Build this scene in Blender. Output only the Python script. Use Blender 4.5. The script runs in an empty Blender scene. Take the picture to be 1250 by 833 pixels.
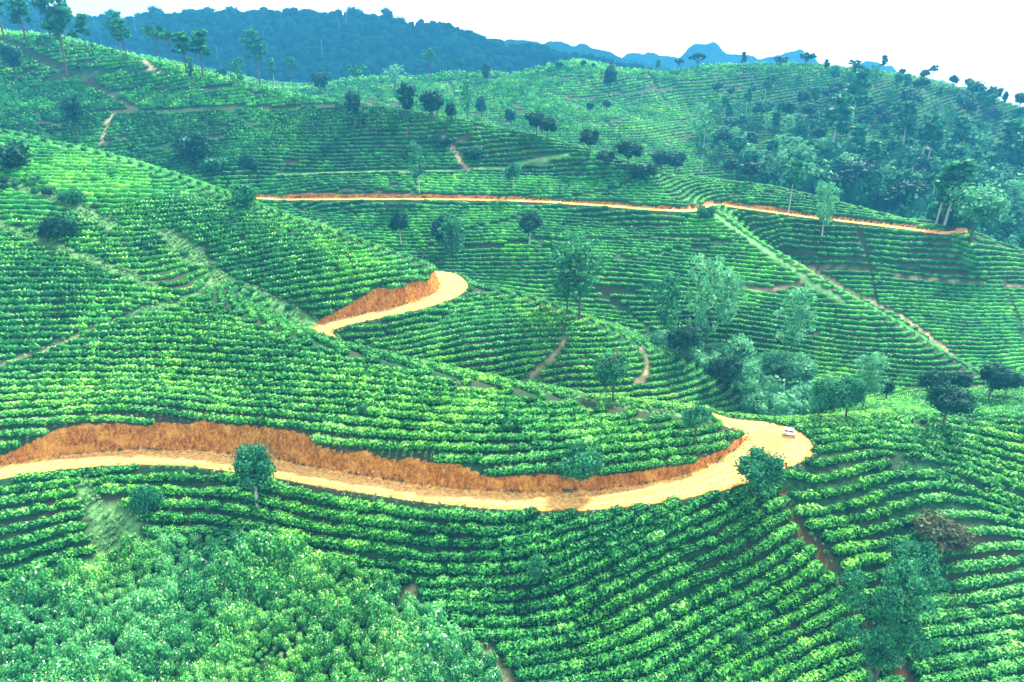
import bpy, math, random, time
import numpy as np
T0 = time.time()
rng = np.random.default_rng(7)
random.seed(7)
sc = bpy.context.scene
COL = sc.collection
R = math.radians

# ------------------------------------------------------------------ camera, sky, sun, exposure
PITCH = R(21.0)
FPX, CX, CY = 850.0, 625.0, 416.5
cam_data = bpy.data.cameras.new('camera')
cam = bpy.data.objects.new('camera', cam_data)
COL.objects.link(cam)
cam.location = (0, 0, 0)
cam.rotation_euler = (R(90) - PITCH, 0, 0)
cam_data.sensor_width = 36.0
cam_data.lens = 36.0 * FPX / 1250.0
cam_data.clip_start = 0.5
cam_data.clip_end = 9000
sc.camera = cam

SUN_EL, SUN_AZ = R(50), R(36)          # azimuth measured from +Y (the view direction) to the right
sun_dir = (math.sin(SUN_AZ) * math.cos(SUN_EL), math.cos(SUN_AZ) * math.cos(SUN_EL), math.sin(SUN_EL))
world = bpy.data.worlds.new('World')
sc.world = world
world.use_nodes = True
wn, wl = world.node_tree.nodes, world.node_tree.links
wn.clear()
w_out = wn.new('ShaderNodeOutputWorld')
w_bg = wn.new('ShaderNodeBackground')
w_bg.inputs['Strength'].default_value = 0.078
sky = wn.new('ShaderNodeTexSky')
sky.sky_type = 'NISHITA'
sky.sun_disc = False
sky.sun_elevation = SUN_EL
sky.sun_rotation = SUN_AZ
sky.altitude = 1500
# thin white cloud cover with a bluish break high on the right
w_tc = wn.new('ShaderNodeTexCoord')
w_map = wn.new('ShaderNodeMapping')
w_map.inputs['Scale'].default_value = (2.2, 2.2, 5.0)
w_map.inputs['Location'].default_value = (0.35, 0.1, 0.2)
w_noise = wn.new('ShaderNodeTexNoise')
w_noise.inputs['Scale'].default_value = 1.3
w_noise.inputs['Detail'].default_value = 6
w_ramp = wn.new('ShaderNodeValToRGB')
w_ramp.color_ramp.elements[0].position = 0.50
w_ramp.color_ramp.elements[1].position = 0.66
w_ramp.color_ramp.elements[0].color = (0.92, 0.92, 0.92, 1)
w_ramp.color_ramp.elements[1].color = (0.35, 0.35, 0.35, 1)
w_mix = wn.new('ShaderNodeMix')
w_mix.data_type = 'RGBA'
w_mix.inputs['B'].default_value = (9.0, 9.5, 9.4, 1)
wl.new(w_tc.outputs['Generated'], w_map.inputs['Vector'])
wl.new(w_map.outputs['Vector'], w_noise.inputs['Vector'])
wl.new(w_noise.outputs['Fac'], w_ramp.inputs['Fac'])
wl.new(w_ramp.outputs['Color'], w_mix.inputs['Factor'])
wl.new(sky.outputs['Color'], w_mix.inputs['A'])
wl.new(w_mix.outputs['Result'], w_bg.inputs['Color'])
wl.new(w_bg.outputs['Background'], w_out.inputs['Surface'])

sun_data = bpy.data.lights.new('sun', 'SUN')
sun_data.energy = 4.2
sun_data.angle = R(5)
sun_data.color = (1.0, 0.93, 0.80)
sun = bpy.data.objects.new('sun', sun_data)
COL.objects.link(sun)
from mathutils import Vector
sun.rotation_euler = Vector(sun_dir).to_track_quat('Z', 'Y').to_euler()
sun.location = (0, 0, 150)

sc.view_settings.view_transform = 'Standard'
sc.view_settings.look = 'None'
sc.view_settings.exposure = 1.72
sc.view_settings.gamma = 1.0

# ------------------------------------------------------------------ geometry of the place, read off the photograph
SP, CP = math.sin(PITCH), math.cos(PITCH)
def ray(px, py):
    px = np.asarray(px, float); py = np.asarray(py, float)
    a = (px - CX) / FPX; b = (CY - py) / FPX
    return a, CP + SP * b, -SP + CP * b
def at_z(px, py, z):
    a, b, c = ray(px, py); t = z / c
    return np.array([a * t, b * t, z + 0 * t])
def at_y(px, py, Y):
    a, b, c = ray(px, py); t = Y / b
    return np.array([a * t, Y + 0 * t, c * t])
def project(P):
    P = np.asarray(P, float)
    f = P[..., 1] * CP - P[..., 2] * SP
    u = P[..., 1] * SP + P[..., 2] * CP
    return CX + FPX * P[..., 0] / f, CY - FPX * u / f

def densify(P, step):
    P = np.asarray(P, float); out = [P[0]]
    for a, b in zip(P[:-1], P[1:]):
        n = max(1, int(np.linalg.norm((b - a)[:2]) / step))
        for k in range(1, n + 1): out.append(a + (b - a) * k / n)
    return np.array(out)

def smooth_poly(P, step=1.0, it=3):
    P = densify(P, step)
    for _ in range(it):
        Q = P.copy(); Q[1:-1] = (P[:-2] + 2 * P[1:-1] + P[2:]) / 4; P = Q
    return P

CTRL = []
def zline(step, *pts, shift=None):
    P = np.array([at_z(x, y, z) for x, y, z in pts])
    if shift is not None: P = P + np.array(shift)
    CTRL.append(densify(P, step)); return P
def yline(step, *pts, shift=None):
    P = np.array([at_y(x, y, d) for x, y, d in pts])
    if shift is not None: P = P + np.array(shift)
    CTRL.append(densify(P, step)); return P

# --- dirt roads: (pixel x, pixel y, height, half width)
road_near = [(-60, 588, -50.0, 1.9), (0, 577, -50.2, 1.9), (80, 564, -50.4, 1.9), (160, 558, -50.5, 1.9), (240, 560, -50.6, 1.9), (330, 572, -50.8, 1.9),
             (430, 590, -51.0, 1.8), (520, 604, -51.1, 1.7), (620, 613, -51.2, 1.8), (720, 612, -51.3, 2.0), (800, 602, -51.4, 2.2),
             (870, 587, -51.5, 2.5), (925, 562, -51.6, 3.4), (958, 541, -51.7, 5.0), (945, 530, -51.4, 4.2), (915, 523, -51.0, 2.6), (885, 517, -50.6, 2.0)]
r1 = [list(at_z(a, b, z)) + [w] for a, b, z, w in road_near]
# hidden stretch behind the near spur, climbing west to the head of the gully
for px, d, z in ((860, 101.5, -51.2), (780, 104, -51.2), (700, 105.5, -50.6), (600, 107.5, -49.6), (520, 110.5, -48.4), (440, 114.5, -46.9), (400, 117.0, -45.7)):
    a, b, c = ray(px, 400); r1.append([a / b * d, d, z, 1.9])
for a, b, z, w in ((388, 404, -45.0, 2.3), (398, 399, -44.6, 2.2), (425, 392, -44.2, 2.0), (470, 383, -43.8, 1.9), (510, 374, -43.4, 2.1), (545, 361, -43.1, 2.7), (556, 349, -42.8, 3.1), (545, 335, -42.5, 2.6)):
    r1.append(list(at_z(a, b, z)) + [w])
for px, d, z in ((522, 152.5, -42.0), (480, 160, -41.4), (430, 170, -40.5), (380, 184, -39.4), (330, 198, -38.3)):
    a, b, c = ray(px, 300); r1.append([a / b * d, d, z, 1.8])
for px, d, z in ((270, 209, -37.4), (250, 218, -36.8), (290, 221, -36.2)):
    a, b, c = ray(px, 250); r1.append([a / b * d, d, z, 1.8])
for a, b, z, w in ((345, 243.5, -35.6, 1.7), (420, 243, -35.4, 1.7), (500, 243, -35.2, 1.7), (580, 243.5, -35.2, 1.7), (660, 246, -35.3, 1.7), (740, 251, -35.4, 1.8), (800, 256, -35.5, 1.8), (838, 257.5, -35.6, 2.0), (856, 255.5, -35.8, 2.2)):
    r1.append(list(at_z(a, b, z)) + [w])
for px, d, z in ((866, 204, -36.2), (868, 210, -36.6)):
    a, b, c = ray(px, 250); r1.append([a / b * d, d, z, 1.9])
for a, b, z, w in ((880, 250, -37.0, 1.7), (930, 257, -37.6, 1.7), (980, 264, -38.3, 1.8), (1040, 271, -39.2, 2.0), (1100, 278, -40.2, 2.0), (1150, 285, -41.2, 2.2)):
    r1.append(list(at_z(a, b, z)) + [w])
for px, d, z in ((1172, 196, -41.8), (1172, 204, -42.2), (1120, 214, -42.6)):
    a, b, c = ray(px, 290); r1.append([a / b * d, d, z, 1.8])
ROAD = smooth_poly(np.array(r1), 1.0, 4)
ROAD[:, 3] *= np.where(ROAD[:, 1] > 185, .8, 1.0)
SEGMENTS = ROAD

# --- ground control: crests, faces, gullies
CTRL.append(ROAD[::3, :3].copy())
# foreground slope under the near road
zline(4, (-60, 600, -50.6), (0, 592, -50.6), (95, 581, -50.9), (200, 573, -51.0), (300, 582, -51.2), (420, 604, -51.5), (520, 621, -51.6), (640, 630, -51.7), (740, 629, -51.8), (830, 611, -51.9), (900, 596, -52.0))
zline(6, (-120, 760, -57.5), (0, 720, -57.3), (120, 690, -57.2), (200, 668, -56.5), (300, 668, -56.6), (450, 694, -56.7), (620, 702, -56.6), (740, 690, -56.4), (850, 655, -55.6), (930, 622, -54.6))
zline(7, (300, 900, -62.5), (520, 833, -61.0), (700, 800, -61.3), (850, 750, -60.6), (960, 700, -59.4), (1000, 672, -58.0))
zline(9, (-200, 1000, -63.5), (0, 860, -61.5), (150, 780, -59.5), (300, 755, -59.0), (430, 790, -60.5))
zline(9, (500, 1000, -66.5), (760, 930, -66.0), (930, 833, -64.8), (1040, 760, -63.5), (1180, 745, -63.6), (1330, 745, -63.0))
zline(9, (800, 1100, -69.5), (1000, 950, -69), (1200, 860, -67.5), (1400, 830, -67))
# right of the hairpin: domed shoulder
zline(5, (1000, 560, -52.2), (1010, 530, -51.8), (985, 516, -51.4), (920, 512, -50.9), (880, 513, -50.4))
zline(6, (1010, 514, -51.2), (1080, 512, -51.3), (1160, 512, -51.8), (1250, 513, -52.4), (1360, 516, -53.2))
zline(6, (985, 590, -53.6), (1060, 566, -53.2), (1130, 556, -53.0), (1190, 556, -53.6), (1250, 560, -54.4), (1360, 570, -55.6))
zline(7, (960, 640, -56.2), (1060, 622, -56.0), (1140, 605, -55.9), (1250, 608, -57.0), (1360, 615, -58.2))
zline(7, (1030, 700, -59.8), (1120, 680, -59.6), (1250, 672, -60.0), (1370, 676, -60.6))
# near spur, hill to the left and its crest
BANK1 = [(-60, 565, -47.6), (0, 555, -47.4), (50, 540, -47.2), (100, 528, -47.0), (160, 520, -46.9), (220, 521, -47.0), (290, 531, -47.3), (360, 551, -47.9), (430, 566, -48.3), (500, 577, -48.7), (560, 583, -48.9), (640, 584, -49.0), (720, 579, -49.2), (800, 566, -49.4), (860, 553, -49.8), (903, 543, -50.4)]
zline(3, *BANK1)
zline(6, (-60, 480, -44.0), (60, 470, -43.8), (150, 458, -43.5), (250, 462, -43.4), (350, 478, -43.6), (450, 500, -44.2), (560, 520, -45.2), (660, 532, -46.2), (760, 538, -47.4), (850, 532, -48.8))
zline(5, (30, 290, -29.0), (130, 322, -32.4), (210, 342, -34.8), (300, 376, -38.0), (390, 412, -40.6), (440, 428, -41.0), (500, 444, -41.5), (560, 459, -42.4), (640, 475, -43.9), (720, 491, -45.6), (800, 505, -47.4), (850, 513, -48.8), (878, 518, -49.9))
zline(7, (-80, 400, -38.6), (40, 395, -38.6), (130, 395, -38.8), (230, 408, -39.2), (330, 432, -40.2), (430, 462, -42.0))
zline(7, (-80, 320, -31.2), (20, 330, -32.3), (120, 350, -34.6), (220, 376, -37.2))
zline(6, (-100, 240, -21.5), (0, 235, -22.5), (80, 248, -24.5), (140, 262, -27.0))
zline(5, (150, 262, -26.6), (200, 282, -29.4), (260, 318, -33.9), (310, 348, -38.0), (350, 375, -41.8), (378, 396, -44.6))
zline(5, (-120, 132, -8.5), (0, 160, -13.0), (65, 175, -15.6), (130, 190, -18.0), (190, 207, -20.8), (250, 226, -23.8), (340, 262, -29.0), (390, 278, -31.2), (440, 296, -34.0), (490, 314, -36.6), (522, 326, -38.8))
zline(6, (60, 205, -19.2), (130, 225, -22.0), (210, 252, -25.6), (290, 285, -29.8), (370, 312, -34.0), (440, 335, -37.2))
zline(6, (230, 300, -31.6), (300, 335, -36.4), (370, 366, -40.4))
zline(3, (400, 392, -42.6), (440, 374, -41.8), (480, 363, -41.0), (510, 350, -40.4), (532, 338, -40.2))
# spur carrying the upper hairpin
zline(4, (575, 348, -43.6), (640, 362, -44.8), (700, 385, -47.4), (745, 405, -49.6), (790, 425, -52.0), (830, 440, -53.8), (860, 455, -55.6), (890, 470, -57.2), (916, 490, -59.2))
zline(4, (420, 402, -45.6), (500, 386, -44.6), (570, 366, -44.0))
zline(5, (440, 418, -46.9), (520, 405, -46.6), (600, 392, -46.2), (650, 388, -46.6))
zline(5, (500, 436, -49.6), (600, 430, -50.0), (680, 420, -49.9), (720, 416, -50.0))
zline(5, (560, 455, -52.8), (650, 460, -53.8), (740, 450, -53.0), (800, 448, -53.6))
zline(5, (660, 476, -56.0), (740, 488, -56.6), (830, 486, -57.6), (890, 488, -59.0))
zline(5, (840, 508, -58.6), (900, 508, -59.8), (930, 505, -60.6))
# gully between the near spur and that one (partly hidden)
for px, d, z in ((440, 120.5, -48.5), (520, 117, -51.5), (600, 115.5, -54.0), (700, 114, -56.2), (800, 113, -58.2), (900, 112.5, -60.0), (1000, 114, -60.5)):
    a, b, c = ray(px, 420); CTRL.append(np.array([[a / b * d, d, z]]))
# behind the upper crest: valley
for px, d, z in ((-200, 205, -26), (0, 205, -28), (130, 203, -31), (250, 200, -36.5), (340, 187, -41), (440, 176, -45), (520, 166, -48), (600, 160, -51.5)):
    a, b, c = ray(px, 260); CTRL.append(np.array([[a / b * d, d, z]]))
# face under the far road, valley floor with trees
zline(6, (380, 252, -37.4), (500, 253, -37.2), (620, 256, -37.2), (740, 263, -37.8), (820, 270, -38.4))
zline(6, (450, 285, -42.6), (560, 285, -41.8), (680, 290, -41.6), (780, 300, -42.4), (880, 315, -43.6), (940, 325, -44.6))
zline(6, (590, 340, -50.4), (680, 335, -47.6), (780, 342, -47.4), (900, 352, -48.4), (990, 362, -49.6))
zline(6, (700, 380, -54.2), (790, 390, -54.0), (900, 398, -54.0), (1000, 405, -54.6), (1070, 412, -55.4))
zline(6, (830, 432, -59.2), (900, 445, -60.0), (1000, 448, -59.4), (1090, 445, -58.6), (1140, 450, -58.8))
zline(6, (930, 495, -62.4), (1000, 490, -61.8), (1070, 488, -60.8), (1130, 478, -60.4), (1190, 470, -60.6))
# crest of the bright spur
zline(4, (858, 250, -34.8), (880, 264, -36.8), (905, 282, -39.2), (945, 310, -42.4), (990, 345, -46.6), (1035, 370, -49.8), (1080, 392, -52.6), (1130, 420, -55.6), (1165, 440, -57.8), (1195, 456, -59.6))
# gully hidden behind it and the face beyond
for px, d, z in ((905, 204, -44.5), (945, 196, -48), (990, 184, -52.5), (1040, 174, -56), (1090, 166, -58.5), (1140, 159, -60.5), (1200, 151, -62.0), (1300, 146, -63.0)):
    a, b, c = ray(px, 320); CTRL.append(np.array([[a / b * d, d, z]]))
zline(7, (900, 262, -38.5), (980, 280, -41.2), (1060, 300, -44.4), (1160, 318, -47.4), (1250, 330, -50.0))
zline(7, (1000, 330, -50.4), (1080, 345, -52.0), (1170, 360, -53.4), (1260, 368, -54.6), (1360, 375, -56))
zline(7, (1110, 400, -58.0), (1180, 415, -59.0), (1260, 420, -59.6), (1370, 425, -60.5))
zline(6, (1190, 455, -62.0), (1250, 458, -62.2), (1360, 462, -63))
zline(5, (818, 216, -31.0), (860, 219, -32.0), (930, 228, -34.0), (1000, 243, -36.4), (1080, 264, -39.4), (1160, 286, -42.8), (1210, 299, -45.4), (1250, 310, -47.6), (1360, 335, -53))
# shelf with the dark trees
zline(6, (1050, 506, -55.4), (1110, 503, -55.2), (1180, 500, -55.4), (1250, 498, -55.8), (1360, 496, -56.6))
zline(6, (1060, 492, -57.8), (1130, 486, -57.6), (1200, 482, -57.6), (1260, 480, -57.8), (1360, 480, -58.6))
# slope above the far road and its crest
zline(6, (350, 238, -34.3), (450, 236, -34.0), (560, 236, -33.8), (680, 239, -34.0), (780, 247, -34.4), (830, 251, -34.8))
yline(8, (-60, 30, 330), (0, 42, 322), (60, 48, 312), (130, 62, 300), (180, 78, 291), (250, 92, 283), (300, 105, 277), (360, 118, 270), (430, 128, 263), (500, 138, 256), (560, 150, 248), (620, 163, 240), (700, 186, 229), (760, 208, 218), (810, 228, 209), (840, 246, 203))
yline(10, (-100, 165, 248), (0, 150, 252), (130, 140, 255), (260, 150, 252), (400, 165, 245), (520, 185, 238), (620, 200, 230), (720, 222, 219))
yline(10, (-60, 100, 288), (60, 100, 284), (160, 105, 278), (250, 115, 272), (350, 135, 262))
yline(10, (160, 200, 230), (260, 205, 229), (360, 208, 229), (480, 212, 226), (600, 218, 221), (700, 232, 213))
# beyond that crest
for px, d, z in ((0, 380, 5), (200, 350, -22), (400, 320, -34), (560, 305, -42), (700, 290, -46), (800, 268, -48), (900, 258, -52), (1000, 250, -57), (1100, 240, -61), (1250, 232, -64), (1400, 225, -67)):
    a, b, c = ray(px, 150); CTRL.append(np.array([[a / b * d, d, z]]))
# middle right hill
yline(16, (-100, 20, 470), (40, 40, 440), (200, 85, 420), (300, 112, 420), (420, 108, 430), (480, 100, 440), (530, 94, 450), (600, 88, 455), (700, 81, 460), (760, 85, 462), (830, 86, 465), (900, 82, 465), (960, 80, 462), (1020, 81, 455), (1090, 86, 448), (1160, 100, 440), (1210, 115, 432), (1250, 129, 425), (1400, 190, 400))
yline(16, (430, 125, 400), (560, 125, 395), (700, 122, 400), (860, 128, 400), (1000, 132, 395), (1120, 145, 388), (1250, 175, 378), (1400, 220, 370))
yline(16, (560, 150, 355), (700, 160, 345), (850, 170, 345), (1000, 180, 340), (1120, 190, 335), (1250, 215, 328), (1400, 260, 320))
yline(16, (760, 200, 305), (900, 215, 300), (1000, 222, 298), (1120, 240, 290), (1250, 270, 280), (1400, 300, 275))
yline(14, (1000, 240, 272), (1120, 268, 262), (1250, 300, 252))
# fall-off behind
for px, d, z in ((-300, 620, 30), (0, 600, 10), (300, 600, -20), (600, 620, -22), (900, 640, -25), (1200, 620, -45), (1500, 560, -60)):
    a, b, c = ray(px, 90); CTRL.append(np.array([[a / b * d, d, z]]))
CTRL.append(np.array([[-60., 20., -66], [0, 15, -72], [60, 20, -74], [-150, 40, -60], [-120, 80, -47], [150, 60, -66], [170, 110, -60], [0, 40, -67.5], [40, 45, -69], [-40, 45, -64], [-170, 120, -30], [-220, 180, -10], [-320, 300, 10], [300, 200, -66], [420, 300, -70], [-450, 450, 35], [560, 420, -60]]))
C = np.concatenate(CTRL)
# thin out duplicates
keep = []
cell = {}
for i, p in enumerate(C):
    k = (int(p[0] // 2), int(p[1] // 2))
    if k in cell: continue
    cell[k] = 1; keep.append(i)
C = C[keep]
print('control points', len(C), time.time() - T0)

def phi(r2): return -np.sqrt(r2 + 9.0)
def fit(P, v, lam=0.6):
    n = len(P)
    A = phi(((P[:, None] - P[None]) ** 2).sum(-1)) + lam * np.eye(n)
    M = np.zeros((n + 3, n + 3)); M[:n, :n] = A
    M[:n, n] = 1; M[:n, n + 1:] = P / 100; M[n, :n] = 1; M[n + 1:, :n] = (P / 100).T
    return np.linalg.solve(M, np.concatenate([v, [0, 0, 0]]))
def evalf(P, w, Q):
    out = np.empty(len(Q)); n = len(P)
    for s in range(0, len(Q), 4000):
        q = Q[s:s + 4000]
        r2 = (q ** 2).sum(1)[:, None] + (P ** 2).sum(1)[None] - 2 * q @ P.T
        out[s:s + 4000] = phi(np.maximum(r2, 0)) @ w[:n] + w[n] + q @ w[n + 1:] / 100
    return out
wz = fit(C[:, :2], C[:, 2])

# ------------------------------------------------------------------ value noise helpers (numpy)
def vnoise(x, y, scale, seed=0):
    g = np.random.default_rng(seed).random((256, 256))
    u = x / scale + 1000; v = y / scale + 1000
    iu = np.floor(u).astype(int); iv = np.floor(v).astype(int)
    fu = u - iu; fv = v - iv
    fu = fu * fu * (3 - 2 * fu); fv = fv * fv * (3 - 2 * fv)
    a = g[iu % 256, iv % 256]; b = g[(iu + 1) % 256, iv % 256]
    c = g[iu % 256, (iv + 1) % 256]; d = g[(iu + 1) % 256, (iv + 1) % 256]
    return (a * (1 - fu) + b * fu) * (1 - fv) + (c * (1 - fu) + d * fu) * fv - 0.5

# ------------------------------------------------------------------ height grid
def grow(start, end, s0, g, smax):
    out = [start]; s = s0
    while (out[-1] < end if end > start else out[-1] > end):
        out.append(out[-1] + (s if end > start else -s)); s = min(s * g, smax)
    return out[1:]
NX0, NX1, NY0, NY1 = -138, 128, 30, 232
xs = np.array(sorted(grow(NX0, -700, 1.1, 1.04, 10)) + list(np.arange(NX0, NX1 + .5, 1.0)) + grow(NX1, 720, 1.1, 1.04, 10))
ys = np.array(sorted(grow(NY0, 8, 1.2, 1.1, 5)) + list(np.arange(NY0, NY1 + .5, 1.0)) + grow(NY1, 640, 1.15, 1.02, 6))
XX, YY = np.meshgrid(xs, ys, indexing='ij')
ZN = evalf(C[:, :2], wz, np.stack([XX.ravel(), YY.ravel()], 1)).reshape(XX.shape)
ZN += vnoise(XX, YY, 14, 1) * 0.5 + vnoise(XX, YY, 5, 2) * 0.18
farw = np.clip((YY - 290) / 80, 0, 1)
ZN += farw * (vnoise(XX, YY, 45, 3) * 7 + vnoise(XX, YY, 20, 4) * 2.5)
# grid far away from anything fitted settles to a plain valley level
far_fade = np.clip((np.abs(XX) - 0.95 * YY - 140) / 200, 0, 1)
ZN = ZN * (1 - far_fade) + (-45) * far_fade
print('grid', XX.shape, time.time() - T0)

def bil(G, x, y):
    x = np.clip(x, xs[0], xs[-1] - 1e-3); y = np.clip(y, ys[0], ys[-1] - 1e-3)
    i = np.clip(np.searchsorted(xs, x, side='right') - 1, 0, len(xs) - 2)
    j = np.clip(np.searchsorted(ys, y, side='right') - 1, 0, len(ys) - 2)
    u = (x - xs[i]) / (xs[i + 1] - xs[i]); v = (y - ys[j]) / (ys[j + 1] - ys[j])
    return (G[i, j] * (1 - u) + G[i + 1, j] * u) * (1 - v) + (G[i, j + 1] * (1 - u) + G[i + 1, j + 1] * u) * v

_c = set()
for p in SEGMENTS[::3]:
    for a in (-2, -1, 0, 1, 2):
        for b in (-2, -1, 0, 1, 2): _c.add((int(p[0] // 8) + a + 500) * 4000 + int(p[1] // 8) + b)
ROADCELLS = np.array(sorted(_c))
def road_info(x, y):
    """distance outside the road edge, road height there; far from any road: a large distance"""
    x = x.ravel(); y = y.ravel(); n = len(x)
    dist = np.full(n, 50.0); zr = np.zeros(n); idx = np.full(n, -1)
    m = np.zeros(n, bool)
    # coarse rejection by cells
    key = (np.floor(x / 8).astype(int) + 500) * 4000 + np.floor(y / 8).astype(int)
    m = np.isin(key, ROADCELLS); q = np.where(m)[0]
    for s in range(0, len(q), 20000):
        k = q[s:s + 20000]
        d = np.hypot(x[k][:, None] - SEGMENTS[None, :, 0], y[k][:, None] - SEGMENTS[None, :, 1])
        de = d - SEGMENTS[None, :, 3]
        a = de.argmin(1)
        # inverse distance blend of the two nearest samples for the height
        wgt = 1 / (np.take_along_axis(d, a[:, None], 1)[:, 0] + .05)
        zz = SEGMENTS[a, 2]
        dist[k] = de[np.arange(len(k)), a]; zr[k] = zz; idx[k] = a
    return dist, zr, idx
def carve(x, y, z):
    sh = x.shape
    d, zr, idx = road_info(x, y); x1 = x.ravel(); y1 = y.ravel(); z1 = z.ravel().copy()
    wob = vnoise(x1, y1, 2.2, 11) * 0.34 + vnoise(x1, y1, 1.3, 12) * 0.12
    e = np.maximum(d + wob * np.clip(d + .6, 0, 1), 0)
    near = d < 9
    lo = zr - 0.9 * e; hi = zr + 3.0 * e + vnoise(x1, y1, 2.6, 13) * 0.30 * np.clip(e * 2, 0, 1)
    znew = np.where(near, np.clip(z1, lo, hi), z1)
    bank = np.where(near & (d > 0.0), np.clip((z1 - hi + 0.5) / 0.5, 0, 1), 0)
    rut = np.where(d < 0, 0.05 * vnoise(x1, y1, 1.2, 14), 0)
    return (znew + rut).reshape(sh), d.reshape(sh), bank.reshape(sh)
# open drain with red soil in the foreground
def world_line(pix, step=0.8, it=2):
    px = np.array([p[0] for p in pix], float); py = np.array([p[1] for p in pix], float)
    P = raycast(px, py)
    return smooth_poly(P, step, it)
TS = np.concatenate([[34.0], 35.0 * 1.0045 ** np.arange(740)])
def raycast(px, py, G=None):
    G = ZN if G is None else G
    px = np.atleast_1d(np.asarray(px, float)); py = np.atleast_1d(np.asarray(py, float))
    out = np.empty((len(px), 3))
    for s in range(0, len(px), 400):
        a, b, c = ray(px[s:s + 400], py[s:s + 400])
        t = TS[None]
        h = c[:, None] * t - bil(G, a[:, None] * t, b[:, None] * t) < 0
        k = np.argmax(h, 1); miss = ~h.any(1); k = np.where(miss, 720, np.maximum(k, 1))
        lo, hi = TS[k - 1].copy(), TS[k].copy()
        for _ in range(9):
            mid = (lo + hi) / 2; hm = c * mid - bil(G, a * mid, b * mid) < 0
            hi = np.where(hm, mid, hi); lo = np.where(hm, lo, mid)
        out[s:s + 400] = np.stack([a * hi, b * hi, c * hi], 1)
    return out
# ------------------------------------------------------------------ paths, drains, clearings: pixel polyline -> world line on the ground
ZSM = ZN
PATHS = []          # (world polyline, half width, kind)   kind: 0 grass (and the crest's painted sunlit strip), 1 pale dirt, 2 dark gap / drain, 3 red soil drain
def path(kind, w, *pts):
    PATHS.append((world_line(pts), w, kind))
path(0, 0.9, (100, 588), (112, 615), (130, 640), (140, 662), (110, 696))
path(0, 2.3, (138, 640), (150, 652))
path(0, 1.2, (872, 262), (890, 275), (915, 292), (945, 314))  # pale grass strip standing in for sunlight on the crest's tea
path(0, 0.7, (945, 314), (990, 347), (1030, 369))  # lower end of the crest strip, sunlit tone painted as grass
path(3, 0.58, (953, 604), (962, 618), (972, 640), (985, 655), (1005, 680), (1025, 708))
path(3, 0.58, (1040, 740), (1070, 775), (1090, 795), (1112, 840))
path(1, 0.6, (500, 722), (507, 745), (540, 765), (590, 795), (625, 838))
path(1, 0.3, (0, 445), (60, 426), (118, 399), (161, 382))
path(0, 0.7, (161, 382), (218, 372), (249, 356), (262, 340), (255, 320))
path(0, 0.9, (-20, 262), (30, 288), (80, 306), (115, 320), (150, 334), (185, 350))
path(0, 1.5, (5, 222), (70, 242), (115, 266), (135, 275))
path(0, 1.3, (200, 285), (232, 305), (262, 335), (300, 352), (350, 378), (382, 398))
path(0, 1.3, (205, 288), (225, 315), (240, 322))
path(1, 0.38, (688, 402), (690, 415), (680, 432), (655, 455), (640, 468))
path(1, 0.42, (782, 424), (791, 441), (790, 456), (778, 467))
path(0, 0.6, (740, 482), (700, 490))
path(1, 0.55, (975, 322), (1012, 342), (1068, 370), (1096, 384), (1132, 408), (1152, 425), (1170, 440))
path(1, 0.25, (985, 327), (1060, 331), (1110, 338), (1180, 345), (1260, 352))
path(2, 0.5, (1045, 282), (1055, 305), (1063, 330), (1072, 370))
path(2, 0.45, (1226, 345), (1240, 385), (1252, 420))
path(1, 0.35, (878, 348), (915, 352), (960, 352), (984, 342))
path(2, 0.6, (650, 290), (684, 312), (728, 350), (765, 380), (800, 410))
path(2, 0.6, (640, 295), (700, 294), (800, 291), (850, 291), (888, 296))
path(2, 0.5, (740, 358), (780, 353), (830, 347))
path(2, 0.55, (480, 310), (520, 302), (560, 285), (610, 272), (660, 258))
path(2, 0.5, (760, 318), (830, 305), (880, 300))
path(2, 0.5, (560, 302), (640, 296))
path(2, 0.8, (700, 240), (760, 228), (815, 216))
path(0, 0.7, (340, 213), (450, 210), (560, 208), (640, 199), (695, 188))
path(0, 0.7, (405, 414), (500, 442), (640, 472), (720, 489), (800, 503), (862, 513))
path(2, 1.5, (0, 49), (50, 73), (95, 92), (112, 103), (150, 124), (168, 134))
path(2, 1.2, (60, 96), (110, 90), (190, 87))
path(2, 1.2, (110, 139), (200, 136), (300, 131), (420, 130))
path(2, 0.6, (145, 112), (240, 110), (280, 107))
path(1, 0.9, (168, 68), (178, 76), (188, 86), (195, 90))
path(1, 0.5, (138, 138), (130, 152), (124, 175))
path(1, 0.7, (540, 168), (556, 185), (572, 208))
path(2, 0.45, (1085, 563), (1125, 566), (1166, 583), (1210, 597), (1260, 612))
path(2, 1.2, (545, 100), (555, 118)); path(2, 1.0, (530, 100), (640, 96), (700, 95), (760, 102))
path(2, 1.3, (690, 120), (760, 114), (820, 108)); path(2, 1.0, (740, 150), (850, 144)); path(2, 1.2, (790, 90), (805, 115), (818, 130))
path(2, 1.2, (960, 195), (1040, 200), (1100, 197), (1250, 192))

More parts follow.
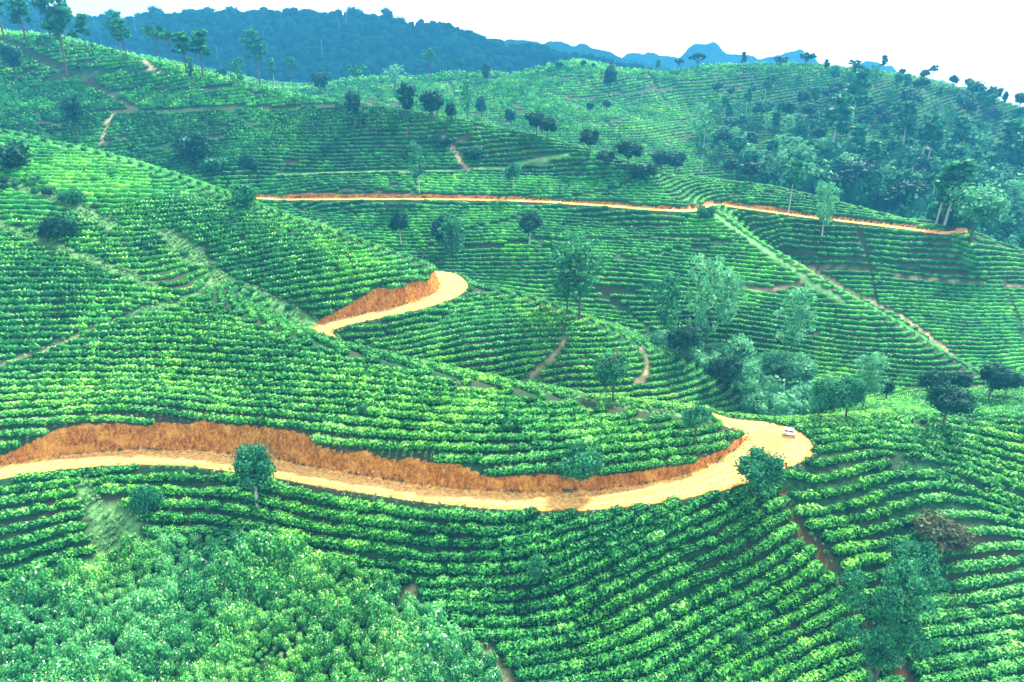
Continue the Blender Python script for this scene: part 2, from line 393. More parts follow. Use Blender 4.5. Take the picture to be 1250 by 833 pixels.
def path_mask(x, y):
    """distance outside the nearest path edge, and its kind"""
    sh = x.shape; x = x.ravel(); y = y.ravel()
    best = np.full(len(x), 30.0); kind = np.full(len(x), -1)
    for P, w, k in PATHS:
        x0, x1 = P[:, 0].min() - 4, P[:, 0].max() + 4; y0, y1 = P[:, 1].min() - 4, P[:, 1].max() + 4
        q = np.where((x > x0) & (x < x1) & (y > y0) & (y < y1))[0]
        if len(q) == 0: continue
        for s in range(0, len(q), 20000):
            qq = q[s:s + 20000]
            d = np.hypot(x[qq][:, None] - P[None, :, 0], y[qq][:, None] - P[None, :, 1]).min(1) - w
            b = d < best[qq]
            best[qq[b]] = d[b]; kind[qq[b]] = k
    return best.reshape(sh), kind.reshape(sh)
def in_poly(x, y, P):
    n = len(P); ins = np.zeros(x.shape, bool)
    for i in range(n):
        x0, y0 = P[i][:2]; x1, y1 = P[(i + 1) % n][:2]
        c = ((y0 > y) != (y1 > y)) & (x < (x1 - x0) * (y - y0) / (y1 - y0 + 1e-12) + x0)
        ins ^= c
    return ins
def world_poly(pts):
    return raycast([p[0] for p in pts], [p[1] for p in pts])
THICKET = world_poly([(-60, 775), (0, 745), (60, 718), (125, 694), (160, 672), (200, 658), (260, 662), (330, 668), (400, 690), (440, 705), (490, 722), (515, 750), (560, 785), (600, 815), (620, 860), (300, 1000), (-120, 1000)])
# no tea here: tree-filled gully, wooded valley on the right, the far side of crests
NOTEA = [world_poly([(905, 452), (960, 470), (1020, 478), (1050, 492), (1000, 505), (925, 510), (905, 500), (918, 490), (890, 470), (850, 448), (800, 425), (830, 418), (880, 440)]),
         world_poly([(1255, 306), (1160, 283), (1080, 262), (1000, 240), (905, 224), (905, 205), (1000, 200), (1130, 190), (1300, 185), (1400, 330)]),
         ]
def steep_fine(x, y): return None

# ------------------------------------------------------------------ row field: equal-spaced contour lines of the smoothed ground
GS = 1.25
gx = -330 + GS * np.arange(616); gy = 26 + GS * np.arange(360)
GX, GY = np.meshgrid(gx, gy, indexing='ij')
def smooth2(A, n):
    for _ in range(n):
        B = np.pad(A, 1, mode='edge'); A = (B[:-2, 1:-1] + B[2:, 1:-1] + B[1:-1, :-2] + B[1:-1, 2:] + 2 * A) / 6
    return A
GZ = smooth2(bil(ZN, GX, GY), 6)
zx, zy = np.gradient(GZ, GS)
gm = np.sqrt(zx ** 2 + zy ** 2 + 0.02 ** 2)
def row_spacing(x, y):
    return np.interp(y, [60, 78, 90, 110, 150, 200, 260, 340, 460], [1.8, 1.75, 1.45, 1.35, 1.42, 1.65, 2.0, 2.8, 4.0])
spc = row_spacing(GX, GY)
vx, vy = zx / gm / spc, zy / gm / spc
# masks (road, banks, paths)
def poisson(vx, vy, h):
    nx, ny = vx.shape
    ex = np.block([[vx, vx[:, ::-1]], [-vx[::-1], -vx[::-1, ::-1]]])
    ey = np.block([[vy, -vy[:, ::-1]], [vy[::-1], -vy[::-1, ::-1]]])
    fx, fy = np.fft.fft2(ex), np.fft.fft2(ey)
    kx = 2 * np.pi * np.fft.fftfreq(2 * nx, h)[:, None]; ky = 2 * np.pi * np.fft.fftfreq(2 * ny, h)[None]
    k2 = kx ** 2 + ky ** 2; k2[0, 0] = 1
    F = -(1j * kx * fx + 1j * ky * fy) / k2
    F[0, 0] = 0
    return np.real(np.fft.ifft2(F))[:nx, :ny]
FF = poisson(vx, vy, GS)
FF += vnoise(GX, GY, 16, 21) * 0.45
print('rowfield', time.time() - T0)

def isolines(F, levels):
    out = []
    nx, ny = F.shape
    for L in levels:
        S = F > L
        case = S[:-1, :-1] * 1 + S[1:, :-1] * 2 + S[1:, 1:] * 4 + S[:-1, 1:] * 8
        ci, cj = np.where((case > 0) & (case < 15))
        if len(ci) == 0: continue
        adj = {}
        for i, j, c in zip(ci.tolist(), cj.tolist(), case[ci, cj].tolist()):
            # edges: 0 bottom (i,j)-(i+1,j); 1 right; 2 top; 3 left
            e = [('h', i, j), ('v', i + 1, j), ('h', i, j + 1), ('v', i, j)]
            a0 = c & 1; a1 = (c >> 1) & 1; a2 = (c >> 2) & 1; a3 = (c >> 3) & 1
            cr = [k for k, (p, q) in enumerate(((a0, a1), (a1, a2), (a2, a3), (a3, a0))) if p != q]
            prs = [(cr[0], cr[1])] if len(cr) == 2 else [(cr[0], cr[1]), (cr[2], cr[3])]
            for p, q in prs:
                adj.setdefault(e[p], []).append(e[q]); adj.setdefault(e[q], []).append(e[p])
        seen = set()
        def pos(k):
            t, i, j = k
            if t == 'h':
                a, b = F[i, j], F[i + 1, j]; u = (L - a) / (b - a + 1e-12); return (gx[i] + u * GS, gy[j])
            a, b = F[i, j], F[i, j + 1]; u = (L - a) / (b - a + 1e-12); return (gx[i], gy[j] + u * GS)
        starts = [k for k in adj if len(adj[k]) == 1] + list(adj)
        for s in starts:
            if s in seen: continue
            line = [s]; seen.add(s); cur = s
            while True:
                nxt = [k for k in adj[cur] if k not in seen]
                if not nxt: break
                cur = nxt[0]; seen.add(cur); line.append(cur)
            if len(line) > 3: out.append((L, np.array([pos(k) for k in line])))
    return out
def occluded(x, y, z, tol=0.0):
    """hidden from the camera and from a step to either side"""
    hid = np.ones(len(x), bool)
    for ox in (-10.0, 0.0, 10.0):
        h = np.zeros(len(x), bool)
        for t in np.linspace(0.25, 0.985, 60):
            h |= z * t + 0 < bil(ZN, ox + (x - ox) * t, y * t) - tol * 0 - 0.4
        hid &= h
    return hid
# below the road and right of the hairpin the rows follow their own guide rows, counted on the photograph
ROADSIDE = [(-400, 585), (-60, 585), (0, 577), (80, 564), (160, 558), (240, 560), (330, 572), (430, 590), (520, 604), (620, 613), (720, 612), (800, 602), (870, 587), (925, 562), (958, 541), (975, 528), (990, 512.5)]
LOWER = np.concatenate([np.array([at_z(a, b, -51.0) for a, b in ROADSIDE[:-1]]), world_poly([(990, 513.5), (1060, 513), (1160, 513), (1250, 514), (1400, 518)]), np.array([[160, 95, 0], [200, 20, 0], [-200, 20, 0]])])
GUIDES = [(0, [(-60, 600), (0, 591), (95, 582)]), (0, [(104, 582), (200, 574), (300, 583), (420, 606), (520, 622), (640, 631)]),
          (1.3, [(740, 630)]), (2.7, [(800, 620)]), (4, [(415, 684), (480, 693), (540, 699), (640, 690), (740, 662), (800, 636), (850, 607)]),
          (4, [(130, 655), (220, 650), (320, 660)]), (4, [(0, 672), (60, 655), (110, 640)]), (6.4, [(0, 722), (134, 668)]),
          (6, [(880, 640), (935, 604)]), (8.3, [(560, 775), (620, 780), (704, 765), (751, 735), (835, 697), (897, 662), (960, 628)]),
          (11, [(700, 815), (800, 790), (890, 740), (985, 680)]), (13, [(800, 850), (890, 780), (964, 744), (1021, 712)]), (16, [(900, 850), (1000, 800), (1060, 770)])]
GUIDES2 = [(0, [(1000, 516), (1060, 515), (1100, 518), (1180, 524), (1250, 536)]), (2, [(1010, 527), (1100, 533), (1180, 545), (1250, 566)]),
           (5, [(961, 583), (1018, 580), (1058, 569), (1090, 563), (1130, 566), (1166, 583), (1210, 598), (1250, 612)]),
           (7.4, [(988, 637), (1065, 620), (1132, 600), (1186, 593), (1226, 606), (1262, 630)]),
           (9.8, [(985, 690), (1060, 672), (1125, 664), (1250, 652)]), (12.4, [(1030, 745), (1125, 722), (1250, 706)]),
           (15, [(1070, 800), (1132, 775), (1250, 757)]), (17.6, [(1122, 838), (1250, 818)])]
def guide_field(G):
    P, v = [], []
    for val, pts in G:
        W = raycast([p[0] for p in pts], [p[1] for p in pts])
        W = densify(W, 3.0) if len(W) > 1 else W
        P.append(W[:, :2]); v.append(np.full(len(W), float(val)))
    P = np.concatenate(P); v = np.concatenate(v)
    w = fit(P, v, 2.0)
    m = (GY < 125) & (GX > -150) & (GX < 180)
    out = np.full(GX.shape, -1e3)
    out[m] = evalf(P, w, np.stack([GX[m], GY[m]], 1))
    out[m] += vnoise(GX[m], GY[m], 9, 22) * 0.35
    return out
drain = world_line([(940, 560), (953, 604), (985, 655), (1025, 708), (1070, 775), (1112, 840), (1160, 940)], 3)
def right_of_drain(x, y):
    return x > np.interp(-y, -drain[:, 1], drain[:, 0])
LINES = [(0, P, L) for L, P in isolines(FF, np.arange(math.floor(FF.min()) + .5, FF.max(), 1.0))]
LINES += [(1, P, L) for L, P in isolines(guide_field(GUIDES), np.arange(-3.65, 30, .86))]
LINES += [(2, P, L) for L, P in isolines(guide_field(GUIDES2), np.arange(-2.4, 30, .86))]
print('isolines', len(LINES), time.time() - T0)

BX, BY, BT, BR, BS, BB, BL = [], [], [], [], [], [], []      # bush x, y, tangent angle, row id, spacing
rid = 0
for L, P, lev in LINES:
    seg = np.hypot(*np.diff(P, axis=0).T); s = np.concatenate([[0], np.cumsum(seg)])
    if s[-1] < 4: continue
    ymid = P[:, 1].mean()
    sp = float(row_spacing(0, ymid)); step = 0.58 * sp
    n = int(s[-1] / step)
    q = (np.arange(n) + .5) * s[-1] / n
    x = np.interp(q, s, P[:, 0]); y = np.interp(q, s, P[:, 1])
    if n < 2: continue
    dx = np.gradient(x); dy = np.gradient(y)
    BX.append(x); BY.append(y); BT.append(np.arctan2(dy, dx)); BR.append(np.full(n, rid)); BS.append(np.full(n, sp)); BB.append(np.full(n, L)); BL.append(np.full(n, lev)); rid += 1
BX, BY, BT, BR, BS, BB, BL = map(np.concatenate, (BX, BY, BT, BR, BS, BB, BL))
low = in_poly(BX, BY, LOWER); rod = right_of_drain(BX, BY)
sel = np.where(BB == 0, ~low, np.where(BB == 1, low & ~rod, low & rod))
BX, BY, BT, BR, BS, BB, BL = [a[sel] for a in (BX, BY, BT, BR, BS, BB, BL)]
BZ, bd, bb = carve(BX, BY, bil(ZN, BX, BY))
ppx, ppy = project(np.stack([BX, BY, BZ], 1))
pd, pk = path_mask(BX, BY)
ok = (ppx > -45) & (ppx < 1295) & (ppy < 865) & (BY > 30)
ok &= (bd > 0.45) & (bb < 0.2)
ok &= ~(pd < np.where(pk == 2, 0.15, np.where(pk == 3, .5, 0.35)))
ok &= ~in_poly(BX, BY, THICKET)
for P in NOTEA: ok &= ~in_poly(BX, BY, P)
# bushes at the foot of a bank or over its lip
lip = carve(BX, BY, bil(ZN, BX, BY))[0] < bil(ZN, BX, BY) - 0.12
ok &= ~(lip & (bd > 0) & (bd < 1.1))
gapn = vnoise(BX, BY, 7, 31) + 0.5 * vnoise(BX, BY, 2.5, 32)
ok &= ~(gapn > 0.60)
scrub = ((BY > 205) & (vnoise(BX, BY, 18, 33) > 0.05) & (rng.random(len(BX)) < .16)) 
ok &= ~scrub
ok[ok] &= ~occluded(BX[ok], BY[ok], BZ[ok] + 1.2)
BS = np.where(BB > 0, 1.80, BS)
# single dead or missing bushes, more of them on the old fields
ok &= rng.random(len(BX)) > np.where(BY < 150, .006, .0)
print('bushes', ok.sum(), 'of', len(ok), time.time() - T0)
# ------------------------------------------------------------------ mesh and material helpers
def mesh_np(name, V, F, attrs=None, smooth=True, mats=()):
    """quads only"""
    me = bpy.data.meshes.new(name)
    V = np.ascontiguousarray(V, np.float32); F = np.ascontiguousarray(F, np.int32)
    me.vertices.add(len(V)); me.vertices.foreach_set('co', V.ravel())
    me.loops.add(F.size); me.loops.foreach_set('vertex_index', F.ravel())
    me.polygons.add(len(F)); me.polygons.foreach_set('loop_start', np.arange(0, F.size, F.shape[1], dtype=np.int32))
    sm = np.full(len(F), smooth) if isinstance(smooth, bool) else smooth
    me.polygons.foreach_set('use_smooth', sm)
    me.update(calc_edges=True)
    for k, v in (attrs or {}).items():
        a = me.attributes.new(k, 'FLOAT', 'POINT'); a.data.foreach_set('value', np.ascontiguousarray(v, np.float32))
    for m in mats: me.materials.append(m)
    return me
def obj(name, me, parent=None, loc=None, rz=0.0, scale=None):
    o = bpy.data.objects.new(name, me); COL.objects.link(o)
    if parent is not None: o.parent = parent
    if loc is not None: o.location = loc
    if rz: o.rotation_euler = (0, 0, rz)
    if scale is not None: o.scale = scale
    return o
def tag(o, label=None, category=None, group=None, kind=None):
    if label: o['label'] = label
    if category: o['category'] = category
    if group: o['group'] = group
    if kind: o['kind'] = kind
    return o

def mat(name):
    m = bpy.data.materials.new(name); m.use_nodes = True
    nt = m.node_tree; return m, nt.nodes, nt.links, nt.nodes['Principled BSDF']
def ramp(n, stops):
    r = n.new('ShaderNodeValToRGB'); e = r.color_ramp.elements
    e[0].position, e[0].color = stops[0][0], (*stops[0][1], 1)
    e[1].position, e[1].color = stops[-1][0], (*stops[-1][1], 1)
    for p, c in stops[1:-1]:
        q = e.new(p); q.color = (*c, 1)
    return r
def noise(n, l, scale, detail=4, rough=.6, vec=None):
    t = n.new('ShaderNodeTexNoise'); t.inputs['Scale'].default_value = scale
    t.inputs['Detail'].default_value = detail; t.inputs['Roughness'].default_value = rough
    if vec is None:
        g = n.new('ShaderNodeNewGeometry'); vec = g.outputs['Position']
    l.new(vec, t.inputs['Vector']); return t
def mixc(n, l, fac, a, b, blend='MIX'):
    m = n.new('ShaderNodeMix'); m.data_type = 'RGBA'; m.blend_type = blend
    for s, v in (('Factor', fac), ('A', a), ('B', b)):
        if isinstance(v, (int, float)): m.inputs[s].default_value = v
        elif isinstance(v, tuple): m.inputs[s].default_value = (*v, 1)
        else: l.new(v, m.inputs[s])
    return m.outputs['Result']
def attr(n, name):
    a = n.new('ShaderNodeAttribute'); a.attribute_name = name; return a.outputs['Fac']

def leaf_material(name, stops, trans=0.25, patch=None, rough=.55):
    """leaf colour runs over the per-leaf value v; patch: colour of slow drifts across the field"""
    m, n, l, b = mat(name)
    r = ramp(n, stops); l.new(attr(n, 'v'), r.inputs['Fac'])
    col = r.outputs['Color']
    if patch:
        t = noise(n, l, 0.045, 3)
        mr = n.new('ShaderNodeMapRange'); mr.inputs['From Min'].default_value = .42; mr.inputs['From Max'].default_value = .62
        l.new(t.outputs['Fac'], mr.inputs['Value'])
        col = mixc(n, l, mr.outputs['Result'], col, mixc(n, l, 1.0, col, patch, 'MULTIPLY'))
    l.new(col, b.inputs['Base Color'])
    b.inputs['Roughness'].default_value = rough
    b.inputs['Specular IOR Level'].default_value = 0.08
    if trans:
        tr = n.new('ShaderNodeBsdfTranslucent'); l.new(col, tr.inputs['Color'])
        mx = n.new('ShaderNodeMixShader'); mx.inputs[0].default_value = trans
        l.new(b.outputs[0], mx.inputs[1]); l.new(tr.outputs[0], mx.inputs[2])
        l.new(mx.outputs[0], n['Material Output'].inputs['Surface'])
    return m
TEA = leaf_material('tea_leaves', [(0, (.003, .030, .012)), (.38, (.013, .145, .042)), (.66, (.052, .35, .064)), (.86, (.15, .55, .105)), (1, (.34, .73, .21))], .22, patch=(1.5, 1.2, .75))
TREE_DARK = leaf_material('dark_foliage', [(0, (.004, .028, .022)), (.6, (.010, .075, .045)), (1, (.035, .19, .085))], .12)
TREE_MID = leaf_material('mid_foliage', [(0, (.008, .07, .035)), (.6, (.026, .22, .09)), (1, (.13, .48, .19))], .28)
TREE_PALE = leaf_material('pale_foliage', [(0, (.04, .20, .10)), (.6, (.11, .44, .20)), (1, (.34, .68, .36))], .35)
TREE_GREY = leaf_material('greyish_foliage', [(0, (.04, .065, .03)), (1, (.12, .16, .07))], .2)
WEED = leaf_material('weed_leaves', [(0, (.012, .10, .035)), (.5, (.045, .34, .10)), (.92, (.20, .58, .17)), (.985, (.30, .62, .28)), (1, (.8, .85, .8))], .3, patch=(1.5, 1.15, .7))
def bark(name, a, b_):
    m, n, l, b = mat(name); t = noise(n, l, 6, 5)
    r = ramp(n, [(.35, a), (.65, b_)]); l.new(t.outputs['Fac'], r.inputs['Fac']); l.new(r.outputs['Color'], b.inputs['Base Color'])
    b.inputs['Roughness'].default_value = .85; return m
BARK = bark('brown_bark', (.035, .035, .028), (.09, .085, .065))
BARK_PALE = bark('pale_bark', (.22, .26, .22), (.52, .56, .50))

# ground: grass and bare soil, orange road, red-brown bank: one material, the mixes ride on attributes
GROUND, n, l, b = mat('hill_ground')
g = n.new('ShaderNodeNewGeometry')
t1 = noise(n, l, 0.9, 6); t2 = noise(n, l, 7.0, 4); t3 = noise(n, l, 0.12, 3)
grass = ramp(n, [(.3, (.006, .032, .013)), (.55, (.012, .07, .025)), (.75, (.04, .15, .045))]); l.new(t1.outputs['Fac'], grass.inputs['Fac'])  # base grass darkened, shade between the tea rows put into its colour
soilr = ramp(n, [(.35, (.02, .032, .018)), (.65, (.06, .06, .032))]); l.new(t2.outputs['Fac'], soilr.inputs['Fac'])
base = mixc(n, l, attr(n, 'bare'), grass.outputs['Color'], soilr.outputs['Color'])
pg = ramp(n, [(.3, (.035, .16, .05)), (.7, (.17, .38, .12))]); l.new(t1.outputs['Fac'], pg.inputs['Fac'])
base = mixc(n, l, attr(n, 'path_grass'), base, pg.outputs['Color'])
pdr = ramp(n, [(.3, (.22, .20, .10)), (.7, (.46, .40, .23))]); l.new(t1.outputs['Fac'], pdr.inputs['Fac'])
base = mixc(n, l, attr(n, 'path_dirt'), base, pdr.outputs['Color'])
rs = ramp(n, [(.3, (.07, .028, .012)), (.7, (.16, .07, .03))]); l.new(t2.outputs['Fac'], rs.inputs['Fac'])
base = mixc(n, l, attr(n, 'soil'), base, rs.outputs['Color'])
# bank: streaky red-brown earth
mp = n.new('ShaderNodeMapping'); mp.inputs['Scale'].default_value = (1.6, 1.6, .7); l.new(g.outputs['Position'], mp.inputs['Vector'])
tb = noise(n, l, 1.6, 8, .68, mp.outputs['Vector'])
br = ramp(n, [(.28, (.11, .035, .007)), (.44, (.28, .095, .012)), (.58, (.50, .20, .022)), (.74, (.66, .36, .08))]); l.new(tb.outputs['Fac'], br.inputs['Fac'])
def with_noise(a_name, amt=0.5, tn=None):
    mt = n.new('ShaderNodeMath'); mt.operation = 'MULTIPLY_ADD'; l.new(tn.outputs['Fac'], mt.inputs[0]); mt.inputs[1].default_value = amt; mt.inputs[2].default_value = -amt * .5
    ad = n.new('ShaderNodeMath'); ad.operation = 'ADD'; l.new(attr(n, a_name), ad.inputs[0]); l.new(mt.outputs[0], ad.inputs[1])
    mr = n.new('ShaderNodeMapRange'); mr.inputs['From Min'].default_value = .38; mr.inputs['From Max'].default_value = .62; l.new(ad.outputs[0], mr.inputs['Value'])
    return mr.outputs['Result']
dry = ramp(n, [(.35, (.10, .16, .05)), (.65, (.45, .38, .15))]); l.new(t2.outputs['Fac'], dry.inputs['Fac'])
base = mixc(n, l, with_noise('lip', .9, t1), base, dry.outputs['Color'])
t5 = noise(n, l, .45, 5, .6); m5 = n.new('ShaderNodeMapRange'); m5.inputs['From Min'].default_value = .48; m5.inputs['From Max'].default_value = .68; l.new(t5.outputs['Fac'], m5.inputs['Value'])
t6 = noise(n, l, 5.5, 3, .6); r6 = ramp(n, [(.3, (.42, .42, .42)), (.7, (1.3, 1.3, 1.3))]); l.new(t6.outputs['Fac'], r6.inputs['Fac'])
earth = mixc(n, l, 1.0, mixc(n, l, m5.outputs['Result'], br.outputs['Color'], (.60, .29, .055)), r6.outputs['Color'], 'MULTIPLY')
base = mixc(n, l, with_noise('bank', .7, t1), base, earth)
tr_ = noise(n, l, 2.2, 7, .65)
rr = ramp(n, [(.30, (.26, .10, .02)), (.42, (.48, .22, .045)), (.54, (.66, .36, .09)), (.70, (.84, .58, .25))]); l.new(tr_.outputs['Fac'], rr.inputs['Fac'])
wheel = mixc(n, l, attr(n, 'track'), rr.outputs['Color'], (.70, .46, .20))
base = mixc(n, l, with_noise('road', .5, t1), base, wheel)
l.new(base, b.inputs['Base Color']); b.inputs['Roughness'].default_value = .95; b.inputs['Specular IOR Level'].default_value = .15
bp = n.new('ShaderNodeBump'); bp.inputs['Strength'].default_value = .45; bp.inputs['Distance'].default_value = .15
l.new(tb.outputs['Fac'], bp.inputs['Height']); l.new(bp.outputs['Normal'], b.inputs['Normal'])

# ------------------------------------------------------------------ ground mesh: 1 m cells, split 3 x 3 round the roads
def ground_attrs(x, y, zn):
    z, d, bank = carve(x, y, zn)
    pd_, pk_ = path_mask(x, y)
    inside = np.clip(0.5 - pd_ / 0.5, 0, 1)
    A = {'road': np.clip(.5 - d / .6, 0, 1), 'bank': bank, 'lip': np.clip(1 - (d - 1.2) / 2.6, 0, 1) * (d > 0) * (bil(ZN, x, y) > z + .03 * 0) * (bank < .5) * (road_up(x, y)),
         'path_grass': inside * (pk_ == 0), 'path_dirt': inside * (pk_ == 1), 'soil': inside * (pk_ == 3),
         'bare': np.clip(.45 + 1.6 * vnoise(x, y, 6, 41), 0, 1), 'track': np.clip(1 - np.abs(np.abs(d + 1.75) - .55) / .3, 0, 1) * .7 * (d < -.3)}
    z = z - .45 * inside * (pk_ == 3) - .12 * inside * (pk_ == 1) - .2 * inside * (pk_ == 2)
    return z, d, A
def road_up(x, y):
    """1 where the ground just outside the road is higher than the road (cut side)"""
    d, zr, _ = road_info(x, y)
    return ((bil(ZN, x, y) > (zr.reshape(x.shape) + .8)) & (d.reshape(x.shape) < 6)).astype(float)
ZC, DD, AA = ground_attrs(XX, YY, ZN)
nx, ny = XX.shape
I = np.arange(nx * ny).reshape(nx, ny)
dc = (DD[:-1, :-1] + DD[1:, 1:]) / 2
ci, cj = np.meshgrid(np.arange(nx - 1), np.arange(ny - 1), indexing='ij')
inner = (xs[ci] >= NX0) & (xs[ci] < NX1 - .5) & (ys[cj] >= NY0) & (ys[cj] < NY1 - .5)
fine = (dc < 4.5) & inner
K = 3
# coarse ground
cf = np.stack([I[:-1, :-1], I[1:, :-1], I[1:, 1:], I[:-1, 1:]], -1)
coarse_faces = cf[~fine]
V0 = np.stack([XX, YY, ZC], -1).reshape(-1, 3)
fi, fj = np.where(fine)
u = np.arange(K + 1) / K
UX, UY = np.meshgrid(u, u, indexing='ij')
fx = xs[fi][:, None, None] + UX[None] * (xs[fi + 1] - xs[fi])[:, None, None]
fy = ys[fj][:, None, None] + UY[None] * (ys[fj + 1] - ys[fj])[:, None, None]
fzn = bil(ZN, fx, fy)
fz, fd, FA = ground_attrs(fx, fy, fzn)
# stitch: on edges shared with unsplit cells use the straight coarse edge
pad = np.pad(fine, 1)
lin = (ZC[fi, fj][:, None, None] * (1 - UX) * (1 - UY) + ZC[fi + 1, fj][:, None, None] * UX * (1 - UY)
       + ZC[fi, fj + 1][:, None, None] * (1 - UX) * UY + ZC[fi + 1, fj + 1][:, None, None] * UX * UY)
for (di, dj, sl) in ((-1, 0, np.s_[:, 0, :]), (1, 0, np.s_[:, K, :]), (0, -1, np.s_[:, :, 0]), (0, 1, np.s_[:, :, K])):
    nb = ~pad[fi + 1 + di, fj + 1 + dj]
    t = fz[sl]; t[nb] = lin[sl][nb]; fz[sl] = t
k4 = np.arange((K + 1) ** 2).reshape(K + 1, K + 1)
q4 = np.stack([k4[:-1, :-1], k4[1:, :-1], k4[1:, 1:], k4[:-1, 1:]], -1).reshape(-1, 4)
FV = np.stack([fx, fy, fz], -1).reshape(-1, 3)
FQ = (q4[None] + (np.arange(len(fi)) * (K + 1) ** 2)[:, None, None]).reshape(-1, 4)
FAt = {k: v.ravel() for k, v in FA.items()}
# merge duplicate vertices so shading stays smooth
key = np.round(FV[:, :2] * 300).astype(np.int64); key = key[:, 0] * 10_000_000 + key[:, 1]
_, first, inv = np.unique(key, return_index=True, return_inverse=True)
FV = FV[first]; FQ = inv[FQ]; FAt = {k: v[first] for k, v in FAt.items()}
fdm = fd.ravel()[first]; bkm = FAt['bank']
qd = fdm[FQ].mean(1); qb = bkm[FQ].mean(1)
cls = np.where(qd < 0.15, 1, np.where(qb > .4, 2, 0))
def submesh(V, F, A, name):
    used, inv = np.unique(F.ravel(), return_inverse=True)
    return mesh_np(name, V[used], inv.reshape(F.shape), {k: v[used] for k, v in A.items()}, True, (GROUND,))
A0 = {k: v.ravel() for k, v in AA.items()}
# ground = coarse + fine class 0
Vg = np.concatenate([V0, FV]); Ag = {k: np.concatenate([A0[k], FAt[k]]) for k in A0}
Fg = np.concatenate([coarse_faces, FQ[cls == 0] + len(V0)])
tag(obj('ground', submesh(Vg, Fg, Ag, 'ground')), 'green tea hillsides folding into spurs and gullies', kind='structure')
tag(obj('road', submesh(FV, FQ[cls == 1], FAt, 'road')), 'winding orange dirt road through the tea fields', kind='structure')
tag(obj('road_bank', submesh(FV, FQ[cls == 2], FAt, 'road_bank')), 'cut bank of red brown earth above the road', kind='structure')
print('ground', len(Fg), len(FQ), time.time() - T0)

# ------------------------------------------------------------------ tea bushes and rows
def cube_sphere(nn):
    """closed but for the underside: quads, unit half sphere scaled to a flat-topped cushion"""
    V, F, idx = [], [], {}
    def vid(p):
        k = tuple(np.round(p, 5))
        if k not in idx:
            idx[k] = len(V); V.append(p)
        return idx[k]
    ax = [np.array(a, float) for a in ((1, 0, 0), (0, 1, 0), (0, 0, 1))]
    for w in range(3):
        for s in (1, -1):
            if w == 2 and s == -1: continue
            a, b_, c = ax[(w + 1) % 3], ax[(w + 2) % 3], ax[w] * s
            for i in range(nn):
                for j in range(nn):
                    q = []
                    for (x, y) in ((i, j), (i + 1, j), (i + 1, j + 1), (i, j + 1)):
                        p = c + a * (2 * x / nn - 1) + b_ * (2 * y / nn - 1)
                        q.append(vid(p / np.linalg.norm(p) ** .75))
                    F.append(q if s > 0 else q[::-1])
    return np.array(V), np.array(F)
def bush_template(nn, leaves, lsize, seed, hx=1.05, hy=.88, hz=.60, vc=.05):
    """unit bush: x along the row, y across; returns verts, quads, v values, smooth flags"""
    g = np.random.default_rng(seed)
    V, F = cube_sphere(nn)
    V = V * (1 + .16 * (g.random(len(V))[:, None] - .5))
    V[:, 2] = np.where(V[:, 2] < 0, V[:, 2] * .9, V[:, 2])
    V = V * [hx * .46, hy * .43, hz * .55] + [0, 0, hz * .32]
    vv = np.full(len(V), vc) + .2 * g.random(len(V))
    Vs, Fs, vs, n0 = [V], [F], [vv], len(V)
    if leaves:
        d = g.normal(size=(leaves, 3)); d[:, 2] = np.abs(d[:, 2]) + .05; d /= np.linalg.norm(d, axis=1)[:, None]
        c = d * [hx * .53, hy * .53, hz * .62] * (1 + .34 * (g.random((leaves, 1)) - .45)) + [0, 0, hz * .36]
        a = g.normal(size=(leaves, 3)); a -= (a * d).sum(1)[:, None] * d * .75; a /= np.linalg.norm(a, axis=1)[:, None]
        e = np.cross(d, a); e /= np.linalg.norm(e, axis=1)[:, None]
        sz = lsize * (.6 + .8 * g.random((leaves, 1)))
        q = np.stack([c - a * sz, c + e * sz * .62, c + a * sz + d * sz * .5, c - e * sz * .62], 1).reshape(-1, 3)
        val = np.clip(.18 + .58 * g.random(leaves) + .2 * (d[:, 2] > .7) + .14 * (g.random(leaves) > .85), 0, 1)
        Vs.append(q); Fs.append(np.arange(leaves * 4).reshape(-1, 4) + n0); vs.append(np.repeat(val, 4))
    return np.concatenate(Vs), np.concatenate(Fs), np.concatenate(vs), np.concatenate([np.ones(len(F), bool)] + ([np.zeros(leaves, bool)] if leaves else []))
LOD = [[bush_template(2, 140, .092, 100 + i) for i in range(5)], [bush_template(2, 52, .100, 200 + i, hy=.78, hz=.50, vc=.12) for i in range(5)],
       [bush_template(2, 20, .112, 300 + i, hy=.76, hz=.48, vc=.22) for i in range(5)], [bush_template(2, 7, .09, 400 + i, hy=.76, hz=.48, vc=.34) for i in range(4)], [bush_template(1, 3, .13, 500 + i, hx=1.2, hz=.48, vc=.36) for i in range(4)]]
LODR = [90, 124, 165, 250]

